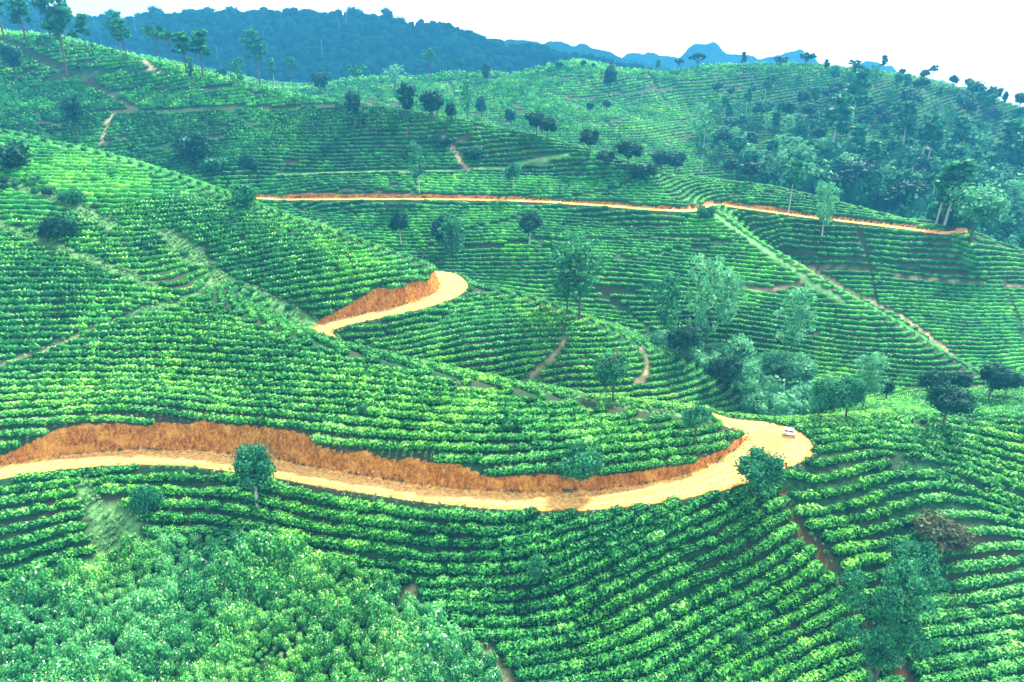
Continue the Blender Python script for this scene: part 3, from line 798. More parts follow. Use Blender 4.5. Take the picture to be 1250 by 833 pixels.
def bush_batch(ids, origin, seed):
    g = np.random.default_rng(seed)
    Vs, Fs, vs, ss = [], [], [], []; n0 = 0
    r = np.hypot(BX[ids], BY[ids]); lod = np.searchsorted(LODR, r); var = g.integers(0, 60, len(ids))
    for L_ in np.unique(lod):
        T = LOD[L_]
        for k in range(len(T)):
            q = ids[(lod == L_) & (var % len(T) == k)]
            if len(q) == 0: continue
            V, F, v, s = T[k]
            m = len(q); flip = np.where(g.random(m) < .5, 0, np.pi)
            th = BT[q] + flip + g.normal(0, .06, m); sp = BS[q]
            c, sn = np.cos(th)[:, None], np.sin(th)[:, None]
            big = 1 + g.normal(0, .07, m)
            big = np.where(g.random(m) < .07, big * .74, big) * (1 + np.where(lod[0] < 1, .22, .12) * vnoise(BX[q], BY[q], 3.5, 54))
            lx = V[None, :, 0] * (sp * big)[:, None]; ly = V[None, :, 1] * (sp * big)[:, None]
            lz = V[None, :, 2] * (sp * np.clip(big, .6, 1.15) * (1 + g.normal(0, .08, m)))[:, None]
            jx, jy = g.normal(0, .06, m)[:, None] * sp[:, None], g.normal(0, .05, m)[:, None] * sp[:, None]
            P = np.stack([(BX[q] - origin[0])[:, None] + c * (lx + jx) - sn * (ly + jy), (BY[q] - origin[1])[:, None] + sn * (lx + jx) + c * (ly + jy), (BZ[q] - origin[2])[:, None] + lz - .06], -1)
            pxq, pyq = ppx[q], ppy[q]
            slope_tone = np.where((BB[q] == 0) & (BY[q] < 170), .07, 0) - .16 * ((BY[q] > 208) & (BY[q] < 262) & (pyq > 128) & (pyq < 215) & (pxq < 720)) + .10 * (BY[q] > 290) * (pxq < 900) - .05 * (BB[q] == 1)  # older scrubby tea duller; light and shade of other slopes painted into tone
            tone = g.normal(0, .085, m)[:, None] + .28 * vnoise(BX[q], BY[q], 22, 52)[:, None] + .12 * vnoise(BX[q], BY[q], 2.2, 53)[:, None] + slope_tone[:, None] + .5 * vnoise(BX[q], BY[q], 5, 51)[:, None] * .5
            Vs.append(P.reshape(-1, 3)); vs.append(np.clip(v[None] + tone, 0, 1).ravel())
            Fs.append((F[None] + (n0 + np.arange(m) * len(V))[:, None, None]).reshape(-1, 4)); ss.append(np.tile(s, m)); n0 += m * len(V)
    return np.concatenate(Vs), np.concatenate(Fs), np.concatenate(vs), np.concatenate(ss)
ix = np.where(ok)[0]
cut = np.where((np.diff(ix) > 1) | (np.diff(BR[ix]) != 0))[0] + 1
pieces = np.split(ix, cut)
pieces = [p for p in pieces if len(p) >= 2]
# how large each row shows in the photograph
def shown(p):
    r = np.hypot(BX[p], BY[p]); return float((BS[p] ** 2 / r ** 2).sum())
pieces.sort(key=shown, reverse=True)
near_rows, rest = pieces[:296], pieces[296:]
ORD = 'first second third fourth fifth sixth seventh eighth ninth tenth eleventh twelfth thirteenth fourteenth fifteenth sixteenth seventeenth eighteenth nineteenth twentieth'.split()
ORD += ['twenty-' + w for w in ORD[:9]] + ['thirtieth'] + ['thirty-' + w for w in ORD[:9]] + ['fortieth'] + ['forty-' + w for w in ORD[:9]] + ['fiftieth'] + ['fifty-' + w for w in ORD[:9]]
ZONES = {  # zone: (label of a row after its ordinal, group, counted from the top?)
 'low': ('tea hedge row below the near road, left of the drain', 'tea hedge rows below the near road', True),
 'plot': ('tea hedge row below the road, left of the grassy footpath', 'tea hedge rows left of the footpath', True),
 'right': ('tea hedge row down the shoulder right of the earth drain', 'tea hedge rows right of the drain', True),
 'near': ('tea hedge row up from the near cut bank', 'tea hedge rows on the near spur', False),
 'above': ('tea hedge row up the left hill above the upper bend', 'tea hedge rows above the upper bend', False),
 'below': ('tea hedge row down the spur below the upper bend', 'tea hedge rows below the upper bend', True),
 'shelf': ('tea hedge row on the shelf with the dark round trees', 'tea hedge rows on the shelf', True),
 'east': ('tea hedge row down the slope right of the crest', 'tea hedge rows right of the bright crest', True),
 'broad': ('tea hedge row down the broad slope below the far road', 'tea hedge rows below the far road', True),
 'over': ('tea hedge row up the slope above the far road', 'tea hedge rows above the far road', False)}
def zone_of(p):
    m = p[len(p) // 2]; b_ = BB[m]; x, y = float(ppx[m]), float(ppy[m]); Y = BY[m]
    if b_ == 1: return 'low' if x > 135 else 'plot'
    if b_ == 2: return 'right'
    crest = np.interp(x, [0, 130, 250, 340, 440, 535, 640, 700, 790, 860, 915], [160, 190, 225, 262, 295, 328, 362, 385, 425, 455, 490])
    if x < 930 and y > crest - 4 and Y < 172:
        if y > np.interp(x, [0, 60, 150, 200, 260, 310, 390, 500, 640, 720, 840], [200, 240, 262, 285, 318, 348, 408, 445, 475, 492, 512]) - 3: return 'near'
        return 'below' if x > 385 and y > np.interp(x, [385, 450, 560, 575], [405, 380, 365, 345]) else 'above'
    if y > 452 and x > 1000: return 'shelf'
    if y < np.interp(x, [340, 560, 840, 1000, 1155], [241, 241, 252, 263, 284]): return 'over'
    return 'east' if x > np.interp(y, [250, 282, 345, 392, 456], [858, 905, 990, 1080, 1195]) else 'broad'
byz = {}
for i, p in enumerate(near_rows): byz.setdefault(zone_of(p), []).append(i)
ROWLAB = {}
for z_, lst in byz.items():
    txt, grp, down = ZONES[z_]
    lv = {}
    for i in lst: lv.setdefault(float(BL[near_rows[i][0]]), []).append(i)
    order = sorted(lv, key=lambda k: np.mean([ppy[near_rows[i]].mean() for i in lv[k]]), reverse=not down)
    for n_, k in enumerate(order):
        seg = sorted(lv[k], key=lambda i: ppx[near_rows[i]].mean())
        names = [''] if len(seg) == 1 else [', left part', ', right part'] if len(seg) == 2 else [', leftmost piece'] + [', %s from left' % ORD[q] for q in range(1, len(seg) - 1)] + [', rightmost piece']
        for i, s_ in zip(seg, names): ROWLAB[i] = (ORD[min(n_, 58)] + ' ' + txt + s_, grp)
        assert len(ROWLAB[i][0].replace('-', ' ').split()) <= 16, ROWLAB[i]
for i, p in enumerate(near_rows):
    o0 = (float(BX[p].mean()), float(BY[p].mean()), float(BZ[p].mean()))
    V, F, v, s = bush_batch(p, o0, i)
    me = mesh_np('tea_hedge_row', V, F, {'v': v}, s, (TEA,))
    lb, gp = ROWLAB[i]
    tag(obj('tea_hedge_row', me, loc=o0), lb, 'tea hedge', gp)
tri = 0
if rest:
    p = np.concatenate(rest)
    V, F, v, s = bush_batch(p, (0, 0, 0), 999)
    tag(obj('far_tea_hedges', mesh_np('far_tea_hedges', V, F, {'v': v}, s, (TEA,))), 'more distant rows of tea hedges covering the hills', kind='stuff'); tri = len(F) * 2
print('rows', len(near_rows), 'bushes in far', sum(len(p) for p in rest), 'far tris', tri, 'all quads', sum(len(me.polygons) for me in bpy.data.meshes), time.time() - T0)
# ------------------------------------------------------------------ trees
def tube(pts, rad, sides=6):
    pts = np.asarray(pts, float); V, F = [], []
    for i, (p, r) in enumerate(zip(pts, rad)):
        d = pts[min(i + 1, len(pts) - 1)] - pts[max(i - 1, 0)]; d /= np.linalg.norm(d)
        a = np.cross(d, [0.3, 1, 0.1]); a /= np.linalg.norm(a); b_ = np.cross(d, a)
        for k in range(sides):
            t = 2 * np.pi * k / sides; V.append(p + r * (a * np.cos(t) + b_ * np.sin(t)))
    for i in range(len(pts) - 1):
        for k in range(sides):
            F.append([i * sides + k, i * sides + (k + 1) % sides, (i + 1) * sides + (k + 1) % sides, (i + 1) * sides + k])
    return np.array(V), np.array(F)
def join(parts):
    Vs, Fs, n0 = [], [], 0
    for V, F in parts: Vs.append(V); Fs.append(F + n0); n0 += len(V)
    return np.concatenate(Vs), np.concatenate(Fs)
CS2 = cube_sphere(2)
def crown_mesh(blobs, nleaf, lsize, g, core=.7):
    """blobs: (centre, radius, flatten)"""
    Vs, Fs, vs, ss, n0 = [], [], [], [], 0
    tot = sum(r * r for _, r, _ in blobs)
    for c, r, fl in blobs:
        tone = g.normal(0, .13)
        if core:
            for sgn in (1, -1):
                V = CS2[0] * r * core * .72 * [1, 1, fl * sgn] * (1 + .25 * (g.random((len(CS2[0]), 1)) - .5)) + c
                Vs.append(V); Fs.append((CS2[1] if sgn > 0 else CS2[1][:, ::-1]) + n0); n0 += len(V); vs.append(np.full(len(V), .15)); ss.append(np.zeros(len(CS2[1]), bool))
        m = max(6, int(nleaf * r * r / tot))
        d = g.normal(size=(m, 3)); d[:, 2] += .25; d /= np.linalg.norm(d, axis=1)[:, None]
        p = c + d * r * [1, 1, fl] * (.5 + .68 * g.random((m, 1)))
        a = g.normal(size=(m, 3)); a /= np.linalg.norm(a, axis=1)[:, None]
        e = np.cross(d, a); e /= np.linalg.norm(e, axis=1)[:, None] + 1e-6
        sz = lsize * (.55 + .9 * g.random((m, 1)))
        q = np.stack([p - a * sz, p + e * sz * .6, p + a * sz, p - e * sz * .6], 1).reshape(-1, 3)
        Vs.append(q); Fs.append(np.arange(m * 4).reshape(-1, 4) + n0); n0 += m * 4
        vs.append(np.repeat(np.clip(.5 + tone + g.normal(0, .2, m), 0, 1), 4)); ss.append(np.zeros(m, bool))
    return np.concatenate(Vs), np.concatenate(Fs), np.concatenate(vs), np.concatenate(ss)
def build_tree(kind, seed, nleaf, lmul=1.0):
    g = np.random.default_rng(seed); N = g.normal
    tr, bl = [], []
    lean = N(0, .03, 2)
    def top(t): return np.array([lean[0] * t, lean[1] * t, t])
    if kind in ('round', 'oval', 'broad'):
        rx, rz, cz = {'round': (.36, .30, .66), 'oval': (.27, .40, .58), 'broad': (.50, .30, .64)}[kind]
        tr.append(tube([top(-.03), top(.15), top(.35), top(.6)], [.034, .024, .018, .008]))
        nb = 20
        for i in range(nb):
            d = N(size=3); d /= np.linalg.norm(d); rr = g.random() ** .4 * .8
            c = top(cz) + d * [rx, rx, rz] * rr; r = (.13 + .08 * g.random()) * (rx / .36) ** .5
            bl.append((c, r, .8))
            if i < 7: s = top(.2 + .25 * g.random()); tr.append(tube([s, (s + c) / 2 + [0, 0, .02], c], [.012, .009, .004], 4))
        core, ls = .78, .026
    elif kind == 'feathery':
        tr.append(tube([top(-.03), top(.3), top(.6), top(.97)], [.017, .013, .010, .003], 5))
        for i in range(30):
            t = .30 + .67 * i / 29 + N(0, .01); w = (.31 * (1 - ((t - .58) / .52) ** 2)) * (.35 + .75 * g.random())
            an = i * 2.4 + N(0, .4); c = top(t) + [np.cos(an) * w, np.sin(an) * w, .03 + w * .2]
            bl.append((c, .052 + .045 * g.random(), .62)); s = top(t - .05)
            if i % 2 == 0: tr.append(tube([s, (s + c) / 2, c], [.0035, .0025, .001], 4))
            bl.append((top(t) + [np.cos(an) * w * .5, np.sin(an) * w * .5, .01], .045 + .03 * g.random(), .7))
        core, ls = .25, .019
    elif kind == 'gum':          # tall bare pale trunk, airy top
        tr.append(tube([top(-.03), top(.4), top(.7), top(.95)], [.013, .010, .008, .003], 5))
        for i in range(24):
            t = .50 + .47 * g.random(); w = .13 * g.random() ** .5 * (1.5 - t); an = g.random() * 6.28
            c = top(t) + [np.cos(an) * w, np.sin(an) * w, 0]; bl.append((c, .035 + .03 * g.random(), .75))
            if i % 2: s = top(t - .08); tr.append(tube([s, c], [.005, .002], 4))
        core, ls = .5, .022
    elif kind == 'umbrella':
        tr.append(tube([top(-.03), top(.35), top(.7)], [.022, .016, .010], 5))
        for i in range(18):
            an = i * 2.4; w = .42 * (i / 18) ** .6; c = top(.70 + .24 * g.random() * (1 - .5 * w)) + [np.cos(an) * w, np.sin(an) * w, 0]
            bl.append((c, .06 + .06 * g.random(), .5)); s = top(.45 + .2 * g.random()); tr.append(tube([s, c - [0, 0, .02]], [.008, .004], 4))
        core, ls = .7, .028
    else:                        # shrub
        tr.append(tube([top(-.05), top(.3)], [.03, .015], 5))
        for i in range(12):
            an = g.random() * 6.28; w = .42 * g.random() ** .5; c = np.array([np.cos(an) * w, np.sin(an) * w, .25 + .48 * g.random() * (1 - w)])
            bl.append((c, .2 + .1 * g.random(), .85)); tr.append(tube([[0, 0, .05], c], [.015, .006], 4))
        core, ls = .8, .045
    return join(tr), crown_mesh(bl, nleaf, ls * lmul, g, core)
TREECACHE = {}
def tree(kind, x, y, z, h, m_leaf, m_bark, name, label, category, group, variant=None, lod=None, wide=1.0, rz=None):
    r = math.hypot(x, y)
    if lod is None: lod = 0 if r < 135 else 1 if r < 235 else 2
    v = random.randrange(3) if variant is None else variant
    k = (kind, v, lod, m_leaf.name, m_bark.name)
    if k not in TREECACHE:
        (tv, tf), (cv, cf, cval, cs) = build_tree(kind, 1000 + v * 17 + sum(map(ord, kind)), (14000 if lod < 0 else (4200, 1800, 800)[lod]), (.92, 1.2, 1.5, .58)[lod])
        if lod: cv = cv  # same shapes, fewer and larger leaves
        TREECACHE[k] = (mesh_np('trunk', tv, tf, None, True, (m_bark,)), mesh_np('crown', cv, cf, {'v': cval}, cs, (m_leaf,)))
    a, b_ = TREECACHE[k]
    e = bpy.data.objects.new(name, None); COL.objects.link(e)
    e.location = (x, y, z); e.rotation_euler = (0, 0, random.random() * 6.28 if rz is None else rz); e.scale = (h * wide, h * wide, h)
    e.empty_display_size = .1
    tag(e, label, category, group)
    obj('trunk', a, e); obj('crown', b_, e)
    return e
ZCg = ZC
def px_tree(P, kind, px, py, hpx, m_leaf, m_bark, name, label, group=None, category='tree', wide=1.0, **kw):
    f = P[1] * CP - P[2] * SP
    return tree(kind, P[0], P[1], float(bil(ZCg, P[0], P[1])), hpx * f / FPX / math.cos(PITCH - math.atan((CY - py) / FPX) * 0 - 0) * 1.0, m_leaf, m_bark, name, label, category, group, wide=wide, **kw)
D, M, Pp, Gy = TREE_DARK, TREE_MID, TREE_PALE, TREE_GREY
TREES = [
 # foreground and near road
 ('round', 315, 621, 82, M, BARK_PALE, 'shade_tree', 'rounded shade tree with a white trunk standing just below the orange road on the left', .85),
 ('broad', 926, 612, 66, M, BARK, 'shade_tree', 'bushy green tree below the wide bend of the orange road, beside the red drain', .95),
 ('round', 848, 538, 46, M, BARK, 'shade_tree', 'small dark tree on the near spur just before the wide bend of the road', .9),
 ('shrub', 708, 582, 46, M, BARK, 'bushy_tree', 'bushy tree leaning over the cut bank in the middle of the near spur', .95),
 ('shrub', 182, 628, 44, M, BARK, 'bushy_tree', 'low bluish green sapling standing in the tea right of the grassy footpath', .7),
 ('round', 654, 712, 38, M, BARK_PALE, 'sapling', 'thin young sapling alone in the tea rows of the lower middle slope', .75),
 ('shrub', 1140, 672, 48, Gy, BARK, 'leafless_shrub', 'greyish brown half bare shrub in the tea rows on the right', 1.15),
 ('broad', 1108, 718, 66, M, BARK, 'shade_tree', 'green tree standing right behind the big tree at the lower right', .8),
 ('feathery', 1062, 850, 175, M, BARK, 'grevillea_tree', 'largest feathery tree, at the lower right beside the drain', .85),
 ('shrub', 443, 505, 16, M, BARK, 'sapling', 'tiny pale sapling among the tea above the left half of the near bank', .7),
 ('shrub', 903, 790, 26, M, BARK_PALE, 'sapling', 'tiny sapling low in the tea left of the drain', .6),
 # left hill
 ('shrub', 18, 208, 42, D, BARK, 'bushy_tree', 'dark bushy tree at the left edge near the top of the left hill', 1.0),
 ('shrub', 90, 250, 24, M, BARK, 'shrub', 'small shrub beside the ridge path on the left hill', .9),
 ('shrub', 76, 294, 36, D, BARK, 'bushy_tree', 'dark bushy tree between the two footpaths on the left hill', 1.0),
 ('shrub', 298, 254, 34, M, BARK, 'bushy_tree', 'mid green bushy tree just inside the crest of the left hill', .8),
 ('round', 306, 226, 36, D, BARK, 'shade_tree', 'dark small tree peeping over the crest of the left hill', .8),
 ('shrub', 232, 196, 34, D, BARK, 'bushy_tree', 'dark scrubby tree, left one of the cluster behind the left hill crest', 1.0),
 ('oval', 244, 208, 46, D, BARK, 'shade_tree', 'taller dark tree in the cluster behind the left hill crest', .9),
 ('shrub', 262, 212, 26, M, BARK, 'shrub', 'rounded green shrub at the right end of the cluster behind the left hill crest', 1.0),
 # upper spur and its gully
 ('broad', 748, 492, 62, M, BARK, 'flowering_tree', 'broad tree with a few orange flowers on the spur below the upper bend', .8),
 ('feathery', 707, 392, 92, M, BARK, 'grevillea_tree', 'tall feathery tree behind the middle of the spur crest', 1.1),
 ('feathery', 692, 384, 66, M, BARK, 'grevillea_tree', 'shorter feathery tree just left of the tall one behind the spur crest', 1.1),
 ('feathery', 808, 424, 80, M, BARK, 'grevillea_tree', 'slender feathery tree at the left edge of the gully grove', .8),
 ('feathery', 860, 440, 116, Pp, BARK, 'grevillea_tree', 'tallest pale feathery tree in the gully grove', .72),
 ('feathery', 886, 420, 82, Pp, BARK, 'grevillea_tree', 'pale feathery tree behind and right of the tallest one in the gully grove', .7),
 ('broad', 834, 442, 46, D, BARK, 'shade_tree', 'dark rounded tree at the foot of the tallest feathery tree', .95),
 ('broad', 880, 480, 48, D, BARK, 'shade_tree', 'dark rounded tree on the tip of the spur above the gully', .85),
 ('oval', 898, 462, 54, Pp, BARK, 'pale_tree', 'pale green tree directly behind the dark tree on the spur tip', 1.0),
 ('feathery', 962, 448, 90, Pp, BARK, 'grevillea_tree', 'slender pale tree standing alone right of the gully grove', .75),
 ('broad', 944, 470, 44, Pp, BARK, 'pale_tree', 'pale rounded tree below the slender lone one in the gully', 1.0),
 ('broad', 968, 480, 46, Pp, BARK, 'pale_tree', 'pale spreading tree in the middle of the gully floor', 1.0),
 ('oval', 998, 512, 56, M, BARK, 'shade_tree', 'dark green upright tree behind the wide bend of the road', .8),
 ('broad', 1032, 512, 54, M, BARK, 'shade_tree', 'broad green tree right of the upright one behind the wide bend', .85),
 ('feathery', 1052, 500, 62, Pp, BARK, 'grevillea_tree', 'pale feathery tree peeping out right behind the broad green tree', 1.0),
 ('oval', 1081, 490, 32, D, BARK, 'clipped_bush', 'dark squarish bush standing alone at the foot of the bright spur', .85),
 ('broad', 1149, 524, 58, D, BARK, 'round_tree', 'largest of the dark round trees right of the road bend, in front', 1.0),
 ('broad', 1135, 486, 36, D, BARK, 'round_tree', 'dark round tree up left behind the largest dark one', .9),
 ('broad', 1170, 484, 30, D, BARK, 'round_tree', 'smallest dark round tree right behind the largest dark one', .9),
 ('broad', 1206, 490, 44, D, BARK, 'round_tree', 'dark round tree at the right end of the shelf', .95),
 ('broad', 1226, 486, 34, D, BARK, 'round_tree', 'dark tree half hidden behind the one at the right end of the shelf', .8),
 ('shrub', 1240, 474, 18, M, BARK, 'shrub', 'low shrub by the right edge behind the dark round trees', 1.1),
 # below and on the far road
 ('round', 490, 302, 44, D, BARK_PALE, 'shade_tree', 'leftmost of the three dark trees on the slope below the far road', .8),
 ('broad', 545, 312, 50, D, BARK, 'shade_tree', 'middle one of the three dark trees below the far road', .8),
 ('feathery', 553, 330, 58, M, BARK, 'grevillea_tree', 'pale feathery tree in front of the middle dark tree below the far road', .9),
 ('round', 646, 302, 42, D, BARK_PALE, 'shade_tree', 'rightmost of the three dark trees below the far road, on a pale trunk', .8),
 ('shrub', 861, 268, 22, M, BARK, 'shrub', 'bush beside the far road where it turns over the bright crest', .8),
 ('feathery', 512, 236, 52, M, BARK_PALE, 'grevillea_tree', 'faint feathery tree standing above the left part of the far road', .8),
 ('round', 627, 234, 34, M, BARK_PALE, 'shade_tree', 'faint rounded tree standing above the middle of the far road', .8),
 ('feathery', 1003, 292, 62, Pp, BARK_PALE, 'grevillea_tree', 'pale feathery tree on the slope crossing the right part of the far road', .8),
 ('gum', 962, 262, 60, M, BARK_PALE, 'gum_tree', 'thin tree standing behind the right part of the far road', 1.0),
 # crest above the far road
 ('oval', 434, 156, 44, D, BARK, 'conifer', 'dark upright tree left of the pair on the crest above the far road', .8),
 ('oval', 495, 146, 44, D, BARK, 'conifer', 'tallest dark tree of the pair on the crest above the far road', .85),
 ('broad', 528, 150, 38, D, BARK, 'shade_tree', 'right one of the dark pair on the crest above the far road', .85),
 ('oval', 552, 151, 26, D, BARK, 'shade_tree', 'small dark tree just right of the dark pair on the crest', .9),
 ('feathery', 571, 152, 46, M, BARK, 'grevillea_tree', 'thin pale tree right of the small dark tree on the crest', .6),
 ('oval', 588, 146, 28, D, BARK, 'shade_tree', 'slim dark tree in the dip of the crest', .8),
 ('round', 624, 158, 24, D, BARK, 'shade_tree', 'dark compact tree halfway down the crest to the right', 1.0),
 ('broad', 655, 168, 30, D, BARK, 'shade_tree', 'left one of two touching dark trees on the falling crest', .9),
 ('broad', 668, 172, 28, D, BARK, 'shade_tree', 'right one of two touching dark trees on the falling crest', .9),
 ('broad', 720, 190, 32, D, BARK, 'shade_tree', 'dark round tree at the upper end of the wooded crest', .85),
 ('broad', 740, 206, 22, D, BARK, 'bushy_tree', 'low dark tree below the round one on the wooded crest', 1.2),
 ('broad', 766, 206, 34, D, BARK, 'shade_tree', 'spreading dark tree in the middle of the wooded crest', 1.0),
 ('shrub', 786, 220, 24, D, BARK, 'bushy_tree', 'dark bush right below the spreading tree of the wooded crest', 1.2),
 ('broad', 806, 212, 28, D, BARK, 'shade_tree', 'dark tree above the far road turn, left of two', 1.0),
 ('broad', 824, 214, 28, D, BARK, 'shade_tree', 'dark tree above the far road turn, right of two', 1.0),
 ('feathery', 856, 212, 56, M, BARK_PALE, 'grevillea_tree', 'tall airy tree behind the turn of the far road', .7),
 # left far hill
 ('round', 95, 170, 50, D, BARK, 'shade_tree', 'dark tree standing alone above the left hill crest', .72),
 ('round', 22, 100, 42, D, BARK, 'shade_tree', 'dark shaggy tree at the upper left, alone on the far left slope', .85),
 ('gum', 82, 94, 84, M, BARK, 'gum_tree', 'tallest thin tree on the upper left skyline', 1.3),
 ('gum', 36, 66, 68, M, BARK, 'gum_tree', 'thin tree left of the tallest one on the upper left skyline', 1.3),
 ('gum', 6, 50, 62, M, BARK, 'gum_tree', 'thin tree at the left edge of the upper left skyline', 1.4),
 ('gum', 62, 48, 58, M, BARK, 'gum_tree', 'thin dark tree close behind the tallest one on the skyline', 1.4),
 ('gum', 106, 68, 44, M, BARK, 'gum_tree', 'thin tree just right of the tallest one on the skyline', 1.2),
 ('gum', 148, 66, 44, M, BARK, 'gum_tree', 'left one of the thin trees by the top of the pale track', 1.8),
 ('gum', 156, 74, 44, M, BARK, 'gum_tree', 'right one of the thin trees by the top of the pale track', 1.6),
 ('umbrella', 196, 78, 42, M, BARK, 'spreading_tree', 'flat topped tree just right of the pale track', .8),
 ('umbrella', 211, 82, 40, M, BARK, 'spreading_tree', 'second flat topped tree right of the pale track', .6),
 ('gum', 228, 90, 44, M, BARK, 'gum_tree', 'airy thin tree left of centre on the falling far left crest', 1.8),
 ('gum', 248, 98, 54, M, BARK, 'gum_tree', 'taller thin tree on the falling far left crest', 1.5),
 ('shrub', 271, 94, 12, D, BARK, 'shrub', 'small dark bush on the far left crest', 1.0),
 ('feathery', 292, 114, 36, M, BARK, 'grevillea_tree', 'light feathery tree low on the far left crest', .8),
 ('gum', 318, 106, 60, M, BARK, 'gum_tree', 'tall thin tree in the middle of the far left crest', 1.5),
 ('gum', 336, 110, 34, M, BARK_PALE, 'gum_tree', 'slim pale trunked tree right of the tall thin one', 1.0),
 ('umbrella', 358, 110, 36, M, BARK, 'spreading_tree', 'lightly spreading tree near the right end of the far left crest', .7),
 ('broad', 392, 117, 27, D, BARK, 'shade_tree', 'dark compact tree at the right end of the far left crest', .9),
 ('gum', 238, 115, 40, M, BARK, 'gum_tree', 'thin tree standing below the far left crest', .8),
 ('gum', 170, 112, 28, M, BARK, 'gum_tree', 'bare thin tree on the upper left slope below the track', .7),
 ('shrub', 578, 196, 18, D, BARK, 'shrub', 'dark shrub on the scrubby slope above the far road', 1.2),
 ('shrub', 545, 180, 14, D, BARK, 'shrub', 'smaller dark shrub on the scrubby slope above the far road', 1.3),
 # middle distance hill
 ('umbrella', 438, 116, 34, M, BARK, 'spreading_tree', 'spreading thin tree at the left foot of the middle hill', .9),
 ('feathery', 482, 112, 28, Pp, BARK, 'grevillea_tree', 'pale tree at the left foot of the middle hill', 1.4),
 ('umbrella', 526, 98, 34, M, BARK, 'spreading_tree', 'flat topped tree on the left crest of the middle hill', .65),
 ('gum', 564, 92, 24, M, BARK, 'gum_tree', 'thin tree on the left crest of the middle hill', 1.4),
 ('oval', 592, 102, 24, D, BARK, 'conifer', 'dark upright tree just below the left crest of the middle hill', .8),
 ('round', 632, 84, 11, D, BARK, 'shade_tree', 'left one of two tiny dark trees on the middle hill top', 1.0),
 ('round', 649, 82, 12, D, BARK, 'shade_tree', 'right one of two tiny dark trees on the middle hill top', 1.0),
 ('broad', 682, 86, 13, D, BARK, 'shade_tree', 'wide dark tree on the rounded top of the middle hill', 1.3),
 ('round', 712, 84, 13, D, BARK, 'shade_tree', 'dark round tree right of the rounded top of the middle hill', 1.0),
 ('round', 724, 84, 9, D, BARK, 'shade_tree', 'smallest dark round tree right of the rounded top', 1.1),
 ('oval', 743, 116, 36, D, BARK, 'conifer', 'dark narrow tree standing on the middle hill face', .75),
 ('round', 720, 140, 14, D, BARK, 'shade_tree', 'small dark tree, left of two on the middle hill face', .9),
 ('round', 740, 138, 15, D, BARK, 'shade_tree', 'small dark tree, right of two on the middle hill face', .9),
 ('gum', 803, 92, 24, M, BARK, 'gum_tree', 'thin skyline tree left of the big spreading one', 1.4),
 ('umbrella', 850, 94, 36, D, BARK, 'spreading_tree', 'big dark spreading tree in front of the blue peak', 1.0),
 ('umbrella', 828, 90, 22, D, BARK, 'spreading_tree', 'spreading tree left of the big dark one on the skyline', 1.1),
 ('gum', 907, 90, 32, D, BARK, 'gum_tree', 'thin tree in the middle of the skyline gap between the peaks', 1.0),
 ('umbrella', 950, 92, 28, D, BARK, 'spreading_tree', 'broad dark tree under the right blue peak', 1.2),
 ('umbrella', 982, 92, 34, D, BARK, 'spreading_tree', 'wide flat crowned tree on the skyline over the right blue peak', 1.1),
 ('gum', 1008, 88, 18, D, BARK, 'gum_tree', 'small thin tree right of the flat crowned one', 1.4),
 ('oval', 1047, 94, 22, D, BARK, 'shade_tree', 'dark bushy tree where the right skyline begins to fall', 1.2),
 ('umbrella', 1040, 88, 18, D, BARK, 'spreading_tree', 'flat tree left behind the dark bushy one on the right skyline', 1.2),
 ('gum', 1078, 88, 24, D, BARK, 'gum_tree', 'tall thin tree standing out of the right skyline', 1.3),
 ('round', 1100, 92, 10, D, BARK, 'shade_tree', 'first small tree down the right skyline', 1.0),
 ('round', 1126, 98, 12, D, BARK, 'shade_tree', 'second small tree down the right skyline', .9),
 ('umbrella', 1137, 100, 18, D, BARK, 'spreading_tree', 'taller third tree down the right skyline', .7),
 ('round', 1162, 106, 13, D, BARK, 'shade_tree', 'fourth tree down the right skyline', .8),
 ('round', 1181, 110, 13, D, BARK, 'shade_tree', 'fifth tree down the right skyline, in a wide crown', 1.0),
 ('umbrella', 1208, 119, 12, D, BARK, 'spreading_tree', 'low flat tree far down the right skyline', 1.0),
 ('oval', 1225, 124, 12, D, BARK, 'shade_tree', 'narrow tree far down the right skyline', .7),
 ('round', 1243, 132, 18, D, BARK, 'shade_tree', 'dark tree at the right edge of the skyline', 1.0),
 ('oval', 945, 162, 26, D, BARK, 'conifer', 'dark pointed tree standing out on the middle of the right hill face', .8),
 ('round', 875, 118, 16, D, BARK, 'shade_tree', 'small dark tree, left of three high on the right hill face', 1.0),
 ('round', 892, 121, 14, D, BARK, 'shade_tree', 'small dark tree, middle of three high on the right hill face', 1.0),
 ('round', 917, 120, 15, D, BARK, 'shade_tree', 'small dark tree, right of three high on the right hill face', 1.0),
 ('gum', 1036, 168, 74, M, BARK_PALE, 'gum_tree', 'tall pale trunked tree high on the right hill face', 1.2),
 ('gum', 1011, 200, 76, M, BARK_PALE, 'gum_tree', 'tall tree with a bent pale trunk beside the bright clearing', 1.4),
 ('gum', 1099, 202, 70, M, BARK_PALE, 'gum_tree', 'tall pale trunked tree at the left of the wooded slope', 1.4),
 ('gum', 1120, 213, 66, M, BARK_PALE, 'gum_tree', 'left one of the close pair of pale trunks on the wooded slope', 1.4),
 ('gum', 1127, 214, 62, M, BARK_PALE, 'gum_tree', 'right one of the close pair of pale trunks on the wooded slope', 1.4),
 ('gum', 1167, 206, 58, M, BARK_PALE, 'gum_tree', 'pale trunked tree in the middle of the wooded slope', 1.4),
 ('gum', 1221, 214, 62, M, BARK_PALE, 'gum_tree', 'pale trunked tree near the right edge on the wooded slope', 1.4),
 ('gum', 1142, 276, 72, M, BARK_PALE, 'gum_tree', 'pale trunked tree rising just behind the end of the far road', 1.3),
 ('broad', 1184, 296, 70, Pp, BARK, 'pale_tree', 'big pale crowned tree in the valley at the right behind the far road', .9),
